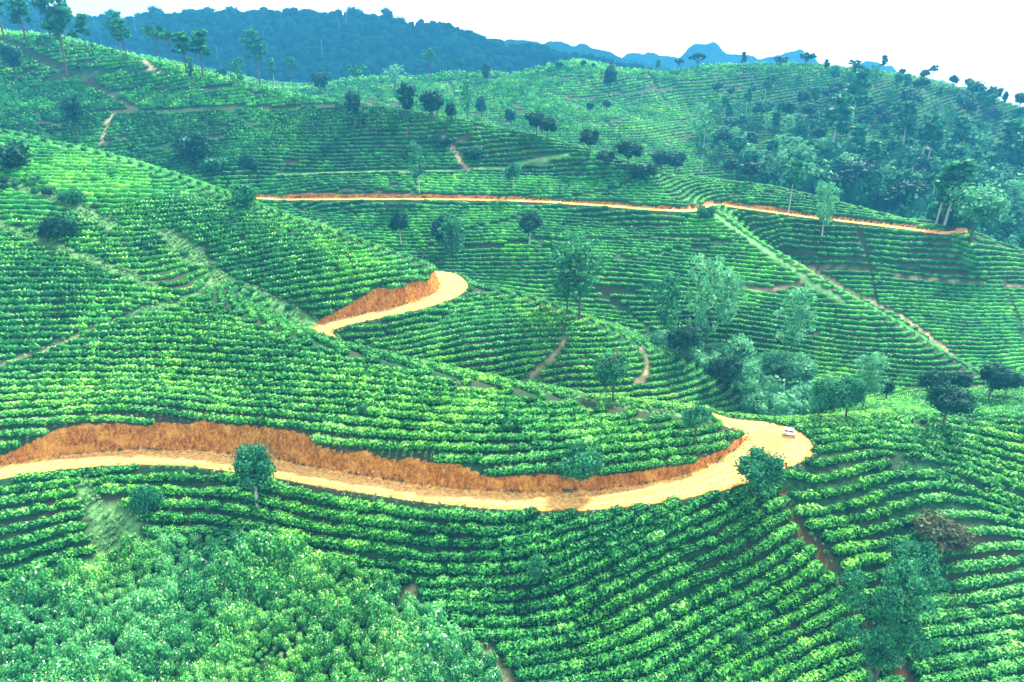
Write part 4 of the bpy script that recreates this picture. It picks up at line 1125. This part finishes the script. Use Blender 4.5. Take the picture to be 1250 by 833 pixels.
 ('broad', 1075, 262, 28, D, BARK, 'shade_tree', 'dark round tree just behind the right part of the far road', 1.1),
 ('broad', 916, 226, 26, D, BARK, 'shade_tree', 'dark spreading tree just behind the crest, left part of the valley', 1.2),
 ('broad', 893, 218, 22, D, BARK, 'shade_tree', 'dark low tree at the left end of the valley trees', 1.0),
 ('oval', 912, 214, 20, D, BARK, 'shade_tree', 'narrow dark tree behind the dark spreading one of the valley', .8),
]
TREES = [(k, x, y, hp * (.72 if y < 97 and x > 500 else 1), a_, b_, c_, d_, w_ * (.8 if k == 'umbrella' else 1)) for k, x, y, hp, a_, b_, c_, d_, w_ in TREES]
TREES = [(k, x, y + 4, hp + 4, *r_) if y < 140 and x > 1000 and hp < 30 else (k, x, y, hp, *r_) for k, x, y, hp, *r_ in TREES]
FEET = raycast([t[1] for t in TREES], [t[2] for t in TREES], ZCg)
for Pf, (kind, px, py, hp, ml, mb_, nm, lb, wd) in zip(FEET, TREES):
    e = px_tree(Pf, kind, px, py, hp, ml, mb_, nm, lb, wide=wd, lod=-1 if hp > 150 else None)
    if nm == 'flowering_tree':
        FLOWER, n, l, b = mat('orange_petals'); b.inputs['Base Color'].default_value = (.55, .10, .03, 1)
        g = np.random.default_rng(3); m = 60
        c = np.array([[-.26, -.12, .80], [-.10, -.2, .93], [.05, 0, .95], [-.36, -.16, .66]])[g.integers(0, 4, m)] + g.normal(0, .045, (m, 3))
        a = g.normal(size=(m, 3)) * .013; d = g.normal(size=(m, 3)) * .013
        q = np.stack([c - a, c + d, c + a, c - d], 1).reshape(-1, 3)
        e.rotation_euler = (0, 0, 0)
        obj('flowers', mesh_np('flowers', q, np.arange(m * 4).reshape(-1, 4), None, False, (FLOWER,)), e)
print('trees', time.time() - T0)

# wooded valley and scattered trees of the right hand hill: every trunk a tree of its own
g = np.random.default_rng(77)
KINDWORD = {'broad': 'broad crowned', 'feathery': 'feathery', 'gum': 'tall bare trunked', 'oval': 'upright oval', 'round': 'compact round', 'shrub': 'low bushy'}
def scatter(n_, poly, kinds, hr, name, label, group, sep, lod=2, dens=None):
    xs_, ys_ = [p[0] for p in poly], [p[1] for p in poly]; done = []
    cx_, cy_ = g.uniform(min(xs_), max(xs_), n_ * 12), g.uniform(min(ys_), max(ys_), n_ * 12)
    q = in_poly(cx_, cy_, np.array(poly)); CP_ = raycast(cx_[q][:n_ * 5], cy_[q][:n_ * 5], ZCg)
    CP_ = CP_[road_info(CP_[:, 0], CP_[:, 1])[0] > 1.5]
    for P in CP_:
        if len(done) >= n_: break
        if any((P[0] - q[0]) ** 2 + (P[1] - q[1]) ** 2 < sep * sep for q in done): continue
        kind, ml, mb_, wd = kinds[g.integers(0, len(kinds))]
        h = g.uniform(*hr) * (1.35 if kind == 'gum' else .55 if kind == 'shrub' else 1)
        tree(kind, P[0], P[1], float(bil(ZCg, P[0], P[1])), h, ml, mb_, name, KINDWORD[kind] + ' ' + label, 'tree', KINDWORD[kind] + ' ' + group, lod=lod, wide=wd * g.uniform(.85, 1.15))
        done.append(P)
    return done
K1 = [('broad', M, BARK, 1), ('broad', D, BARK, .9), ('feathery', Pp, BARK, 1.2), ('feathery', M, BARK, 1.2), ('gum', M, BARK_PALE, 1.4), ('oval', M, BARK, 1), ('shrub', M, BARK, 1.2), ('broad', M, BARK, .9), ('broad', D, BARK, 1)]
scatter(120, [(905, 206), (1000, 200), (1060, 205), (1130, 208), (1260, 205), (1300, 300), (1250, 306), (1160, 281), (1080, 260), (1000, 238), (905, 222)], K1, (9, 15), 'valley_tree', 'tree in the valley wood behind the far road', 'trees of the valley wood', 3.2)
K2 = [('broad', M, BARK, 1), ('broad', D, BARK, .9), ('gum', M, BARK_PALE, 1.3), ('feathery', M, BARK, 1.1), ('oval', M, BARK, 1), ('round', D, BARK, 1)]
scatter(60, [(1020, 130), (1120, 130), (1260, 150), (1290, 210), (1120, 202), (1030, 185), (960, 196), (960, 150)], K2, (7, 12), 'slope_tree', 'tree of the loose wood on the right hill face above the valley', 'trees on the right hill face', 5)
scatter(26, [(940, 100), (1060, 95), (1190, 118), (1260, 150), (1120, 135), (960, 150), (860, 150)], K2, (7, 12), 'slope_tree', 'small scattered tree high on the right hill face', 'small trees high on the right hill face', 9)
scatter(24, [(840, 150), (960, 150), (1000, 200), (900, 205), (845, 190)], K1, (8, 12), 'slope_tree', 'tree on the lower face of the middle hill above the valley wood', 'trees low on the middle hill', 5)
K3 = [('shrub', Pp, BARK, 1.2), ('shrub', M, BARK, 1.1), ('shrub', Pp, BARK, 1.3), ('broad', Pp, BARK, 1.0)]
scatter(34, [(862, 452), (905, 456), (960, 474), (1045, 494), (995, 507), (925, 508), (912, 496), (890, 474)], K3, (4, 7), 'gully_shrub', 'shrub in the growth filling the gully behind the road bend', 'shrubs filling the gully', 2.0, lod=1)
scatter(12, [(800, 418), (835, 424), (880, 444), (880, 452), (850, 444), (815, 430)], K3, (3, 5), 'gully_shrub', 'shrub behind the crest of the spur at the grove', 'shrubs at the gully grove', 1.6, lod=1)
scatter(9, [(200, 292), (240, 318), (300, 352), (360, 380), (350, 388), (280, 350), (205, 310)], K3[:3], (2.2, 3.4), 'gully_shrub', 'shrub in the grassy gully on the left hill', 'small shrubs in the left gully', 2, lod=1)
scatter(10, [(-5, 208), (40, 215), (90, 248), (60, 245), (0, 232)], [('shrub', M, BARK, 1.1), ('shrub', D, BARK, 1)], (2.5, 4.5), 'hill_shrub', 'shrub near the dark tree at the left edge of the left hill', 'shrubs at the left edge', 2, lod=1)
scatter(22, [(60, 8), (0, 10), (-20, 42), (60, 48), (84, 58), (90, 30)], [('gum', M, BARK, 1.6), ('broad', D, BARK, 1), ('oval', D, BARK, 1)], (12, 18), 'skyline_tree', 'tree of the group crowding the upper left corner', 'trees of the upper left corner', 5)
print('scatter', time.time() - T0)

# ------------------------------------------------------------------ thicket of tall weeds in the lower left, undergrowth in gully and valley
def clumps(name, label, polyW, spacing, size, leaves, matl, seed, zoff=0.0, tall=1.0, lsz=.1, flower=.0):
    g = np.random.default_rng(seed)
    x0, x1, y0, y1 = polyW[:, 0].min(), polyW[:, 0].max(), polyW[:, 1].min(), polyW[:, 1].max()
    cx_, cy_ = np.meshgrid(np.arange(x0, x1, spacing), np.arange(y0, y1, spacing))
    X = (cx_ + g.uniform(-.45, .45, cx_.shape) * spacing).ravel(); Y = (cy_ + g.uniform(-.45, .45, cy_.shape) * spacing).ravel()
    q = in_poly(X, Y, polyW); X, Y = X[q], Y[q]
    Z = bil(ZCg, X, Y); pxx, pyy = project(np.stack([X, Y, Z], 1))
    q = (pxx > -60) & (pxx < 1320) & (pyy < 930) & (Y > 20); X, Y, Z = X[q], Y[q], Z[q]
    T = [bush_template(2, leaves, lsz, seed * 10 + i, 1.2, 1.2, 1.25) for i in range(6)]
    if flower:
        for k in range(3, 6):
            V, F, v, s = T[k]; nc = len(CS2[0]); nl = (len(V) - nc) // 4
            hot = (np.random.default_rng(k).random(nl) < flower)
            vv = v[nc:].reshape(nl, 4); vv[hot] = 1.0
    Vs, Fs, vs, ss, n0 = [], [], [], [], 0
    var = g.integers(0, 6, len(X))
    white = vnoise(X, Y, 5, seed + 3) > .12
    var = np.where(white, 3 + var % 3, var % 3)
    for k in range(6):
        q = np.where(var == k)[0]; m = len(q)
        if not m: continue
        V, F, v, s = T[k]
        th = g.random(m) * 6.28; c, sn = np.cos(th)[:, None], np.sin(th)[:, None]
        sz = (size * (1 + np.clip(g.normal(0, .32, m), -.55, .8)) * (1 + .9 * vnoise(X[q], Y[q], 4, seed)))[:, None]
        P = np.stack([X[q][:, None] + sz * (c * V[None, :, 0] - sn * V[None, :, 1]), Y[q][:, None] + sz * (sn * V[None, :, 0] + c * V[None, :, 1]),
                      Z[q][:, None] + tall * sz * g.uniform(.65, 1.6, m)[:, None] * V[None, :, 2] + (zoff * (1 + .8 * vnoise(X[q], Y[q], 3.5, seed + 1)))[:, None]], -1)
        tone = (.36 * vnoise(X[q], Y[q], 3.0, seed + 2))[:, None] + g.normal(0, .07, m)[:, None]
        vv = np.where(v[None] >= 1, 1.0, np.clip(v[None] + tone, 0, .97))
        Vs.append(P.reshape(-1, 3)); vs.append(vv.ravel()); Fs.append((F[None] + (n0 + np.arange(m) * len(V))[:, None, None]).reshape(-1, 4)); ss.append(np.tile(s, m)); n0 += m * len(V)
    V, F = np.concatenate(Vs), np.concatenate(Fs)
    print(name, len(X), len(F))
    return tag(obj(name, mesh_np(name, V, F, {'v': np.concatenate(vs)}, np.concatenate(ss), (matl,))), label, kind='stuff')
clumps('weed_thicket', 'tall leafy weeds and shrubs with whitish flower heads', THICKET, 0.70, .95, 108, WEED, 5, zoff=.5, tall=1.1, lsz=.105, flower=.025)
clumps('gully_undergrowth', 'pale undergrowth on the gully floor', NOTEA[0], 1.3, 1.7, 40, TREE_PALE, 6, lsz=.14)
clumps('valley_undergrowth', 'undergrowth of the wooded valley', NOTEA[1], 3.0, 3.6, 16, TREE_MID, 7, lsz=.2)

# tufts of grass on the footpaths and gullies, dry tufts hanging over the lips of the cut banks
def tufts(name, label, X, Y, size, matl, seed, leaves=16):
    g = np.random.default_rng(seed); Z = bil(ZCg, X, Y)
    Z, _, _ = carve(X, Y, bil(ZN, X, Y))
    T = [bush_template(1, leaves, .17, seed * 7 + i, .8, .8, .8) for i in range(4)]
    for V, F, v, s in T: V[:8] *= .45
    Vs, Fs, vs, ss, n0 = [], [], [], [], 0; var = g.integers(0, 4, len(X))
    for k in range(4):
        q = np.where(var == k)[0]; m = len(q); V, F, v, s = T[k]; th = g.random(m) * 6.28; c, sn = np.cos(th)[:, None], np.sin(th)[:, None]
        sz = (size * g.uniform(.5, 1.5, m))[:, None]
        P = np.stack([X[q][:, None] + sz * (c * V[None, :, 0] - sn * V[None, :, 1]), Y[q][:, None] + sz * (sn * V[None, :, 0] + c * V[None, :, 1]), Z[q][:, None] - .05 + sz * V[None, :, 2]], -1)
        Vs.append(P.reshape(-1, 3)); vs.append(np.clip(v[None] + g.normal(0, .15, m)[:, None], 0, 1).ravel()); Fs.append((F[None] + (n0 + np.arange(m) * len(V))[:, None, None]).reshape(-1, 4)); ss.append(np.tile(s, m)); n0 += m * len(V)
    tag(obj(name, mesh_np(name, np.concatenate(Vs), np.concatenate(Fs), {'v': np.concatenate(vs)}, np.concatenate(ss), (matl,))), label, kind='stuff')
g = np.random.default_rng(55)
tx, ty = [], []
for P, w, k in PATHS:
    if P[:, 1].mean() > 160: continue
    n_ = int(len(P) * (6 * w + 1.2 if k == 0 else 1.6))
    i_ = g.integers(0, len(P), n_); off = g.uniform(-1, 1, n_) * (w + .35) if k == 0 else np.sign(g.normal(size=n_)) * (w + g.uniform(0, .35, n_))
    d = np.gradient(P[:, :2], axis=0)[i_]; d /= np.linalg.norm(d, axis=1)[:, None] + 1e-9
    tx.append(P[i_, 0] - d[:, 1] * off + g.normal(0, .1, n_)); ty.append(P[i_, 1] + d[:, 0] * off + g.normal(0, .1, n_))
GRASS = leaf_material('grass_tufts', [(0, (.02, .08, .03)), (.6, (.08, .26, .08)), (1, (.30, .50, .18))], .2)
tufts('path_grass', 'grass tufts along the footpaths and the grassy gully', np.concatenate(tx), np.concatenate(ty), .55, GRASS, 12)
vis = SEGMENTS[:, 1] < 170
S_ = SEGMENTS[vis]; n_ = 6500; i_ = g.integers(1, len(S_) - 1, n_); d = S_[i_ + 1, :2] - S_[i_ - 1, :2]; d /= np.linalg.norm(d, axis=1)[:, None] + 1e-9
sd = np.sign(g.normal(size=n_)); off = sd * (S_[i_, 3] + g.uniform(.0, 2.6, n_))
X, Y = S_[i_, 0] - d[:, 1] * off, S_[i_, 1] + d[:, 0] * off
z_, dd, bk = carve(X, Y, bil(ZN, X, Y)); up = bil(ZN, X, Y) > z_ + .05
q = (dd > .05) & (bk < .15) & (dd < 2.4)
hi_side = road_up(X, Y) > .5
qa = hi_side & (dd > .4) & (dd < 2.6) & ((bk < .3) | (g.random(n_) < .04)); qb = q & ~hi_side & (dd < .7)
DRY = leaf_material('dry_tufts', [(0, (.02, .08, .02)), (.5, (.08, .24, .06)), (.8, (.26, .34, .10)), (1, (.60, .50, .22))], .2)
tufts('bank_grass', 'half dry grass along the lips of the cut banks', X[qa], Y[qa], .42, DRY, 13, leaves=16)
tufts('verge_grass', 'weeds along the outer edge of the dirt road', X[qb], Y[qb], .5, GRASS, 14)

# ------------------------------------------------------------------ far forested mountains
MOUNT, n, l, b = mat('forest_slope')
tm = noise(n, l, .05, 8, .7)
rm = ramp(n, [(.3, (.003, .016, .016)), (.7, (.007, .036, .028))]); l.new(tm.outputs['Fac'], rm.inputs['Fac']); l.new(rm.outputs['Color'], b.inputs['Base Color'])
b.inputs['Roughness'].default_value = 1; b.inputs['Specular IOR Level'].default_value = 0
def mountain(name, label, sky_, D0, depth, base, rough, seed, nu=260, nv=26, drop=0):
    px = np.linspace(sky_[0][0], sky_[-1][0], nu); py = np.interp(px, [p[0] for p in sky_], [p[1] for p in sky_]) + 2.2 * vnoise(px, px * 0, 9, seed + 9) + 1.6 * vnoise(px, px * 0, 3.5, seed + 8)
    a, b_, c = ray(px, py); t = D0 / b_; cx_, cz = a * t, c * t - drop
    V = []
    vv = np.linspace(-1, 1, nv * 2 + 1)
    for s in vv:
        y = D0 + s * depth; prof = 1 - abs(s) ** 1.15
        scale = y / D0
        x = cx_ * scale if s < 0 else cx_
        nz = (vnoise(x, y + 0 * x, rough * 4, seed) * 2.2 + vnoise(x, y + 0 * x, rough, seed + 1)) * rough * .32 * min(1, abs(s) * 3)
        V.append(np.stack([x, y + 0 * x, base + (cz - base) * prof + nz + vnoise(x, y + 0 * x, rough * .3, seed + 2) * rough * .12], -1))
    V = np.array(V); R_, U = V.shape[:2]; I_ = np.arange(R_ * U).reshape(R_, U)
    F = np.stack([I_[:-1, :-1], I_[:-1, 1:], I_[1:, 1:], I_[1:, :-1]], -1).reshape(-1, 4)
    o = tag(obj(name, mesh_np(name, V.reshape(-1, 3), F, None, True, (MOUNT,))), label, kind='structure')
    return V
SK1 = [(-500, -40), (-100, -22), (0, -8), (45, 0), (80, 14), (120, 20), (200, 16), (260, 13), (350, 12), (430, 14), (475, 22), (492, 27), (520, 24), (545, 26), (575, 39), (600, 47), (640, 52), (700, 64), (745, 74), (800, 84), (900, 96), (1000, 110)]
V1 = mountain('forested_mountain', 'forested blue mountain ridge across the left background', SK1, 800, 260, -60, 40, 61, drop=5)
V2 = mountain('far_ridge', 'lower forested ridge dropping to the right behind the first', [(420, 70), (560, 47), (600, 45), (660, 48), (710, 51), (740, 59), (775, 71), (830, 82), (900, 95)], 1120, 260, -60, 50, 71, drop=4)
V3 = mountain('far_peak', 'pale blue flat topped peak in the gap', [(690, 95), (745, 74), (775, 65), (800, 66), (830, 70), (840, 60), (848, 54), (868, 52), (877, 57), (888, 66), (930, 70), (955, 66), (975, 61), (992, 71), (1004, 79), (1030, 84), (1060, 75), (1085, 80), (1110, 92), (1200, 110)], 1450, 250, -60, 50, 81, drop=0)
# canopy of the first mountain
g = np.random.default_rng(91)
m = 6500
iu = g.uniform(0, V1.shape[1] - 1.01, m); is_ = g.uniform(2, 27.4, m)
i0, j0 = is_.astype(int), iu.astype(int); fu, fv = (is_ - i0)[:, None], (iu - j0)[:, None]
Pm = (V1[i0, j0] * (1 - fu) + V1[i0 + 1, j0] * fu) * (1 - fv) + (V1[i0, j0 + 1] * (1 - fu) + V1[i0 + 1, j0 + 1] * fu) * fv
ppm = project(Pm); q = (ppm[0] > -40) & (ppm[0] < 1000); Pm = Pm[q]; m = len(Pm)
Vt, Ft = CS2; r = g.uniform(2.8, 5.0, m)[:, None]
jit = 1 + .35 * (g.random((m, len(Vt))) - .5)
P = np.stack([Pm[:, :1] + Vt[None, :, 0] * r * jit, Pm[:, 1:2] + Vt[None, :, 1] * r * jit, Pm[:, 2:] + 1.5 + Vt[None, :, 2] * r * jit * 1.1], -1).reshape(-1, 3)
CANOPY = leaf_material('forest_canopy', [(0, (.002, .014, .014)), (1, (.006, .035, .028))], 0)
CANOPY.node_tree.nodes['Principled BSDF'].inputs['Specular IOR Level'].default_value = 0
tag(obj('mountain_forest', mesh_np('mountain_forest', P, (Ft[None] + (np.arange(m) * len(Vt))[:, None, None]).reshape(-1, 4), {'v': np.repeat(g.random(m), len(Vt))}, True, (CANOPY,))), 'closed forest covering the blue mountain', kind='stuff')
# pale trunks standing in the mountain forest and trees breaking its skyline
q = g.permutation(m)[:45]
tk = [tube([Pm[k], Pm[k] + [0, 0, g.uniform(12, 22)]], [.13, .09], 4) for k in q]
Vk, Fk = join(tk)
tag(obj('mountain_forest_trunks', mesh_np('mountain_forest_trunks', Vk, Fk, None, True, (BARK_PALE,))), 'bare pale trunks standing in the mountain forest', kind='stuff')
for k, (px, hp, kd, wd, lb) in enumerate([(435, 14, 'umbrella', 1.2, 'tree on the mountain skyline, left of two on the highest part'), (472, 16, 'umbrella', .7, 'thin tree leaning out of the mountain skyline, right of two'), (482, 10, 'gum', 1.5, 'smallest tree on the mountain skyline just right of the thin one'),
        (141, 12, 'umbrella', 1.0, 'leftmost tree on the left mountain skyline'), (170, 9, 'broad', 1.2, 'low round tree on the left mountain skyline'), (192, 12, 'umbrella', 1.0, 'taller tree on the left mountain skyline'), (232, 9, 'broad', 1.3, 'broad low tree on the left mountain skyline'),
        (252, 11, 'umbrella', 1.2, 'tree right of the broad low one on the mountain skyline'), (282, 13, 'umbrella', 1.0, 'dark tree on the mountain skyline before its highest part'), (342, 8, 'gum', 1.4, 'tiny tree in the middle of the mountain skyline')]):
    col_ = V1[26]; pxc, _ = project(col_); j = int(np.argmin(abs(pxc - px))); p = col_[j]
    tree('broad', p[0], p[1], p[2] - 5, hp * p[1] / FPX + 4, D, BARK, 'mountain_tree', lb, 'tree', None, lod=2, wide=wd)

# ------------------------------------------------------------------ small white van parked on the outer side of the wide bend
VANW, n, l, b = mat('white_paint'); b.inputs['Base Color'].default_value = (.82, .82, .80, 1); b.inputs['Roughness'].default_value = .35
GLASS, n, l, b = mat('dark_glass'); b.inputs['Base Color'].default_value = (.02, .025, .03, 1); b.inputs['Roughness'].default_value = .1
TYRE, n, l, b = mat('tyre_rubber'); b.inputs['Base Color'].default_value = (.015, .015, .015, 1); b.inputs['Roughness'].default_value = .9
import bmesh
def bm_obj(name, bm, m_, parent, smooth=False):
    me = bpy.data.meshes.new(name); bm.to_mesh(me); bm.free(); me.materials.append(m_)
    if smooth:
        for p in me.polygons: p.use_smooth = True
    return obj(name, me, parent)
def prism(profile, y0, y1, bevel=.05):
    bm = bmesh.new(); a = [bm.verts.new((x, y0, z)) for x, z in profile]; c = [bm.verts.new((x, y1, z)) for x, z in profile]
    bm.faces.new(a[::-1]); bm.faces.new(c)
    for i in range(len(a)): k = (i + 1) % len(a); bm.faces.new((a[i], a[k], c[k], c[i]))
    bmesh.ops.recalc_face_normals(bm, faces=bm.faces)
    bmesh.ops.bevel(bm, geom=list(bm.edges), offset=bevel, segments=2, affect='EDGES', profile=.6)
    return bm
Pv = at_z(964, 529, -51.2)
van = bpy.data.objects.new('parked_van', None); COL.objects.link(van)
van.location = (Pv[0], Pv[1], float(bil(ZCg, Pv[0], Pv[1]))); van.rotation_euler = (0, 0, R(-22)); van.scale = (.66, .66, .66)
tag(van, 'small white van parked at the outer edge of the wide dirt road bend', 'van')
bm_obj('body', prism([(-1.35, .30), (1.28, .30), (1.45, .55), (1.38, .95), (1.0, 1.12), (.78, 1.58), (-1.25, 1.62), (-1.42, 1.2), (-1.42, .45)], -.68, .68, .06), VANW, van)
for s in (-1, 1):
    bm_obj('window', prism([(-1.2, 1.12), (-.35, 1.12), (-.35, 1.48), (-1.15, 1.48)], s * .70 - .012, s * .70 + .012, .004), GLASS, van)
    bm_obj('window', prism([(-.25, 1.12), (.78, 1.12), (.62, 1.47), (-.25, 1.48)], s * .70 - .012, s * .70 + .012, .004), GLASS, van)
    bm_obj('headlight', prism([(1.36, .66), (1.46, .66), (1.44, .84), (1.34, .84)], s * .5 - .12, s * .5 + .12, .01), GLASS, van)
    for wx in (-.9, .95):
        bm = bmesh.new(); bmesh.ops.create_cone(bm, cap_ends=True, segments=20, radius1=.29, radius2=.29, depth=.2)
        bmesh.ops.rotate(bm, verts=bm.verts, matrix=__import__('mathutils').Matrix.Rotation(R(90), 3, 'X')); bmesh.ops.translate(bm, verts=bm.verts, vec=(wx, s * .62, .29))
        w_ = bm_obj('wheel', bm, TYRE, van)
        bm = bmesh.new(); bmesh.ops.create_cone(bm, cap_ends=True, segments=12, radius1=.15, radius2=.13, depth=.03)
        bmesh.ops.rotate(bm, verts=bm.verts, matrix=__import__('mathutils').Matrix.Rotation(R(90 * s), 3, 'X')); bmesh.ops.translate(bm, verts=bm.verts, vec=(wx, s * .735, .29))
        bm_obj('rim', bm, VANW, w_)
bm_obj('windscreen', prism([(1.02, 1.13), (1.05, 1.13), (.83, 1.53), (.80, 1.53)], -.56, .56, .004), GLASS, van)

# clods and stones fallen to the foot of the cut banks
g = np.random.default_rng(66)
n_ = 2600; i_ = g.integers(1, len(S_) - 1, n_); d = S_[i_ + 1, :2] - S_[i_ - 1, :2]; d /= np.linalg.norm(d, axis=1)[:, None] + 1e-9
sd = np.sign(g.normal(size=n_)); off = sd * (S_[i_, 3] + np.abs(g.normal(0, .35, n_)) - .25)
X, Y = S_[i_, 0] - d[:, 1] * off, S_[i_, 1] + d[:, 0] * off
q = (bil(ZN, X + (X - S_[i_, 0]) * .4, Y + (Y - S_[i_, 1]) * .4) > S_[i_, 2] + .7); X, Y = X[q], Y[q]; Z, _, _ = carve(X, Y, bil(ZN, X, Y))
Vt, Ft = CS2; r = (.05 + .16 * g.random(len(X)) ** 3)[:, None]
P = np.stack([X[:, None] + Vt[None, :, 0] * r * (1 + .5 * (g.random((len(X), len(Vt))) - .5)), Y[:, None] + Vt[None, :, 1] * r * (1 + .5 * (g.random((len(X), len(Vt))) - .5)), Z[:, None] + Vt[None, :, 2] * r * .8], -1).reshape(-1, 3)
CLOD, n, l, b = mat('earth_clods'); b.inputs['Roughness'].default_value = 1
cr = ramp(n, [(0, (.16, .06, .018)), (.6, (.40, .20, .06)), (1, (.72, .52, .28))]); l.new(attr(n, 'v'), cr.inputs['Fac']); l.new(cr.outputs['Color'], b.inputs['Base Color'])
tag(obj('earth_clods', mesh_np('earth_clods', P, (Ft[None] + (np.arange(len(X)) * len(Vt))[:, None, None]).reshape(-1, 4), {'v': np.repeat(g.random(len(X)), len(Vt))}, False, (CLOD,))), 'clods and stones at the foot of the cut banks', kind='stuff')

# ------------------------------------------------------------------ air
HAZE = bpy.data.materials.new('haze_air'); HAZE.use_nodes = True; nt = HAZE.node_tree; nt.nodes.clear()
ho = nt.nodes.new('ShaderNodeOutputMaterial'); hv = nt.nodes.new('ShaderNodeVolumePrincipled')
hv.inputs['Color'].default_value = (.08, .50, .97, 1); hv.inputs['Density'].default_value = 0.00036; hv.inputs['Anisotropy'].default_value = 0.0
nt.links.new(hv.outputs['Volume'], ho.inputs['Volume'])
bm = bmesh.new(); bmesh.ops.create_cube(bm, size=1)
bmesh.ops.scale(bm, verts=bm.verts, vec=(4000, 1850, 215)); bmesh.ops.translate(bm, verts=bm.verts, vec=(0, 855, 25))
me = bpy.data.meshes.new('haze'); bm.to_mesh(me); bm.free(); me.materials.append(HAZE)
tag(obj('haze', me), 'thin blue haze over the valleys', kind='stuff')
sc.cycles.max_bounces = 6; sc.cycles.diffuse_bounces = 3; sc.cycles.transmission_bounces = 4; sc.cycles.volume_bounces = 1
print('done', time.time() - T0)
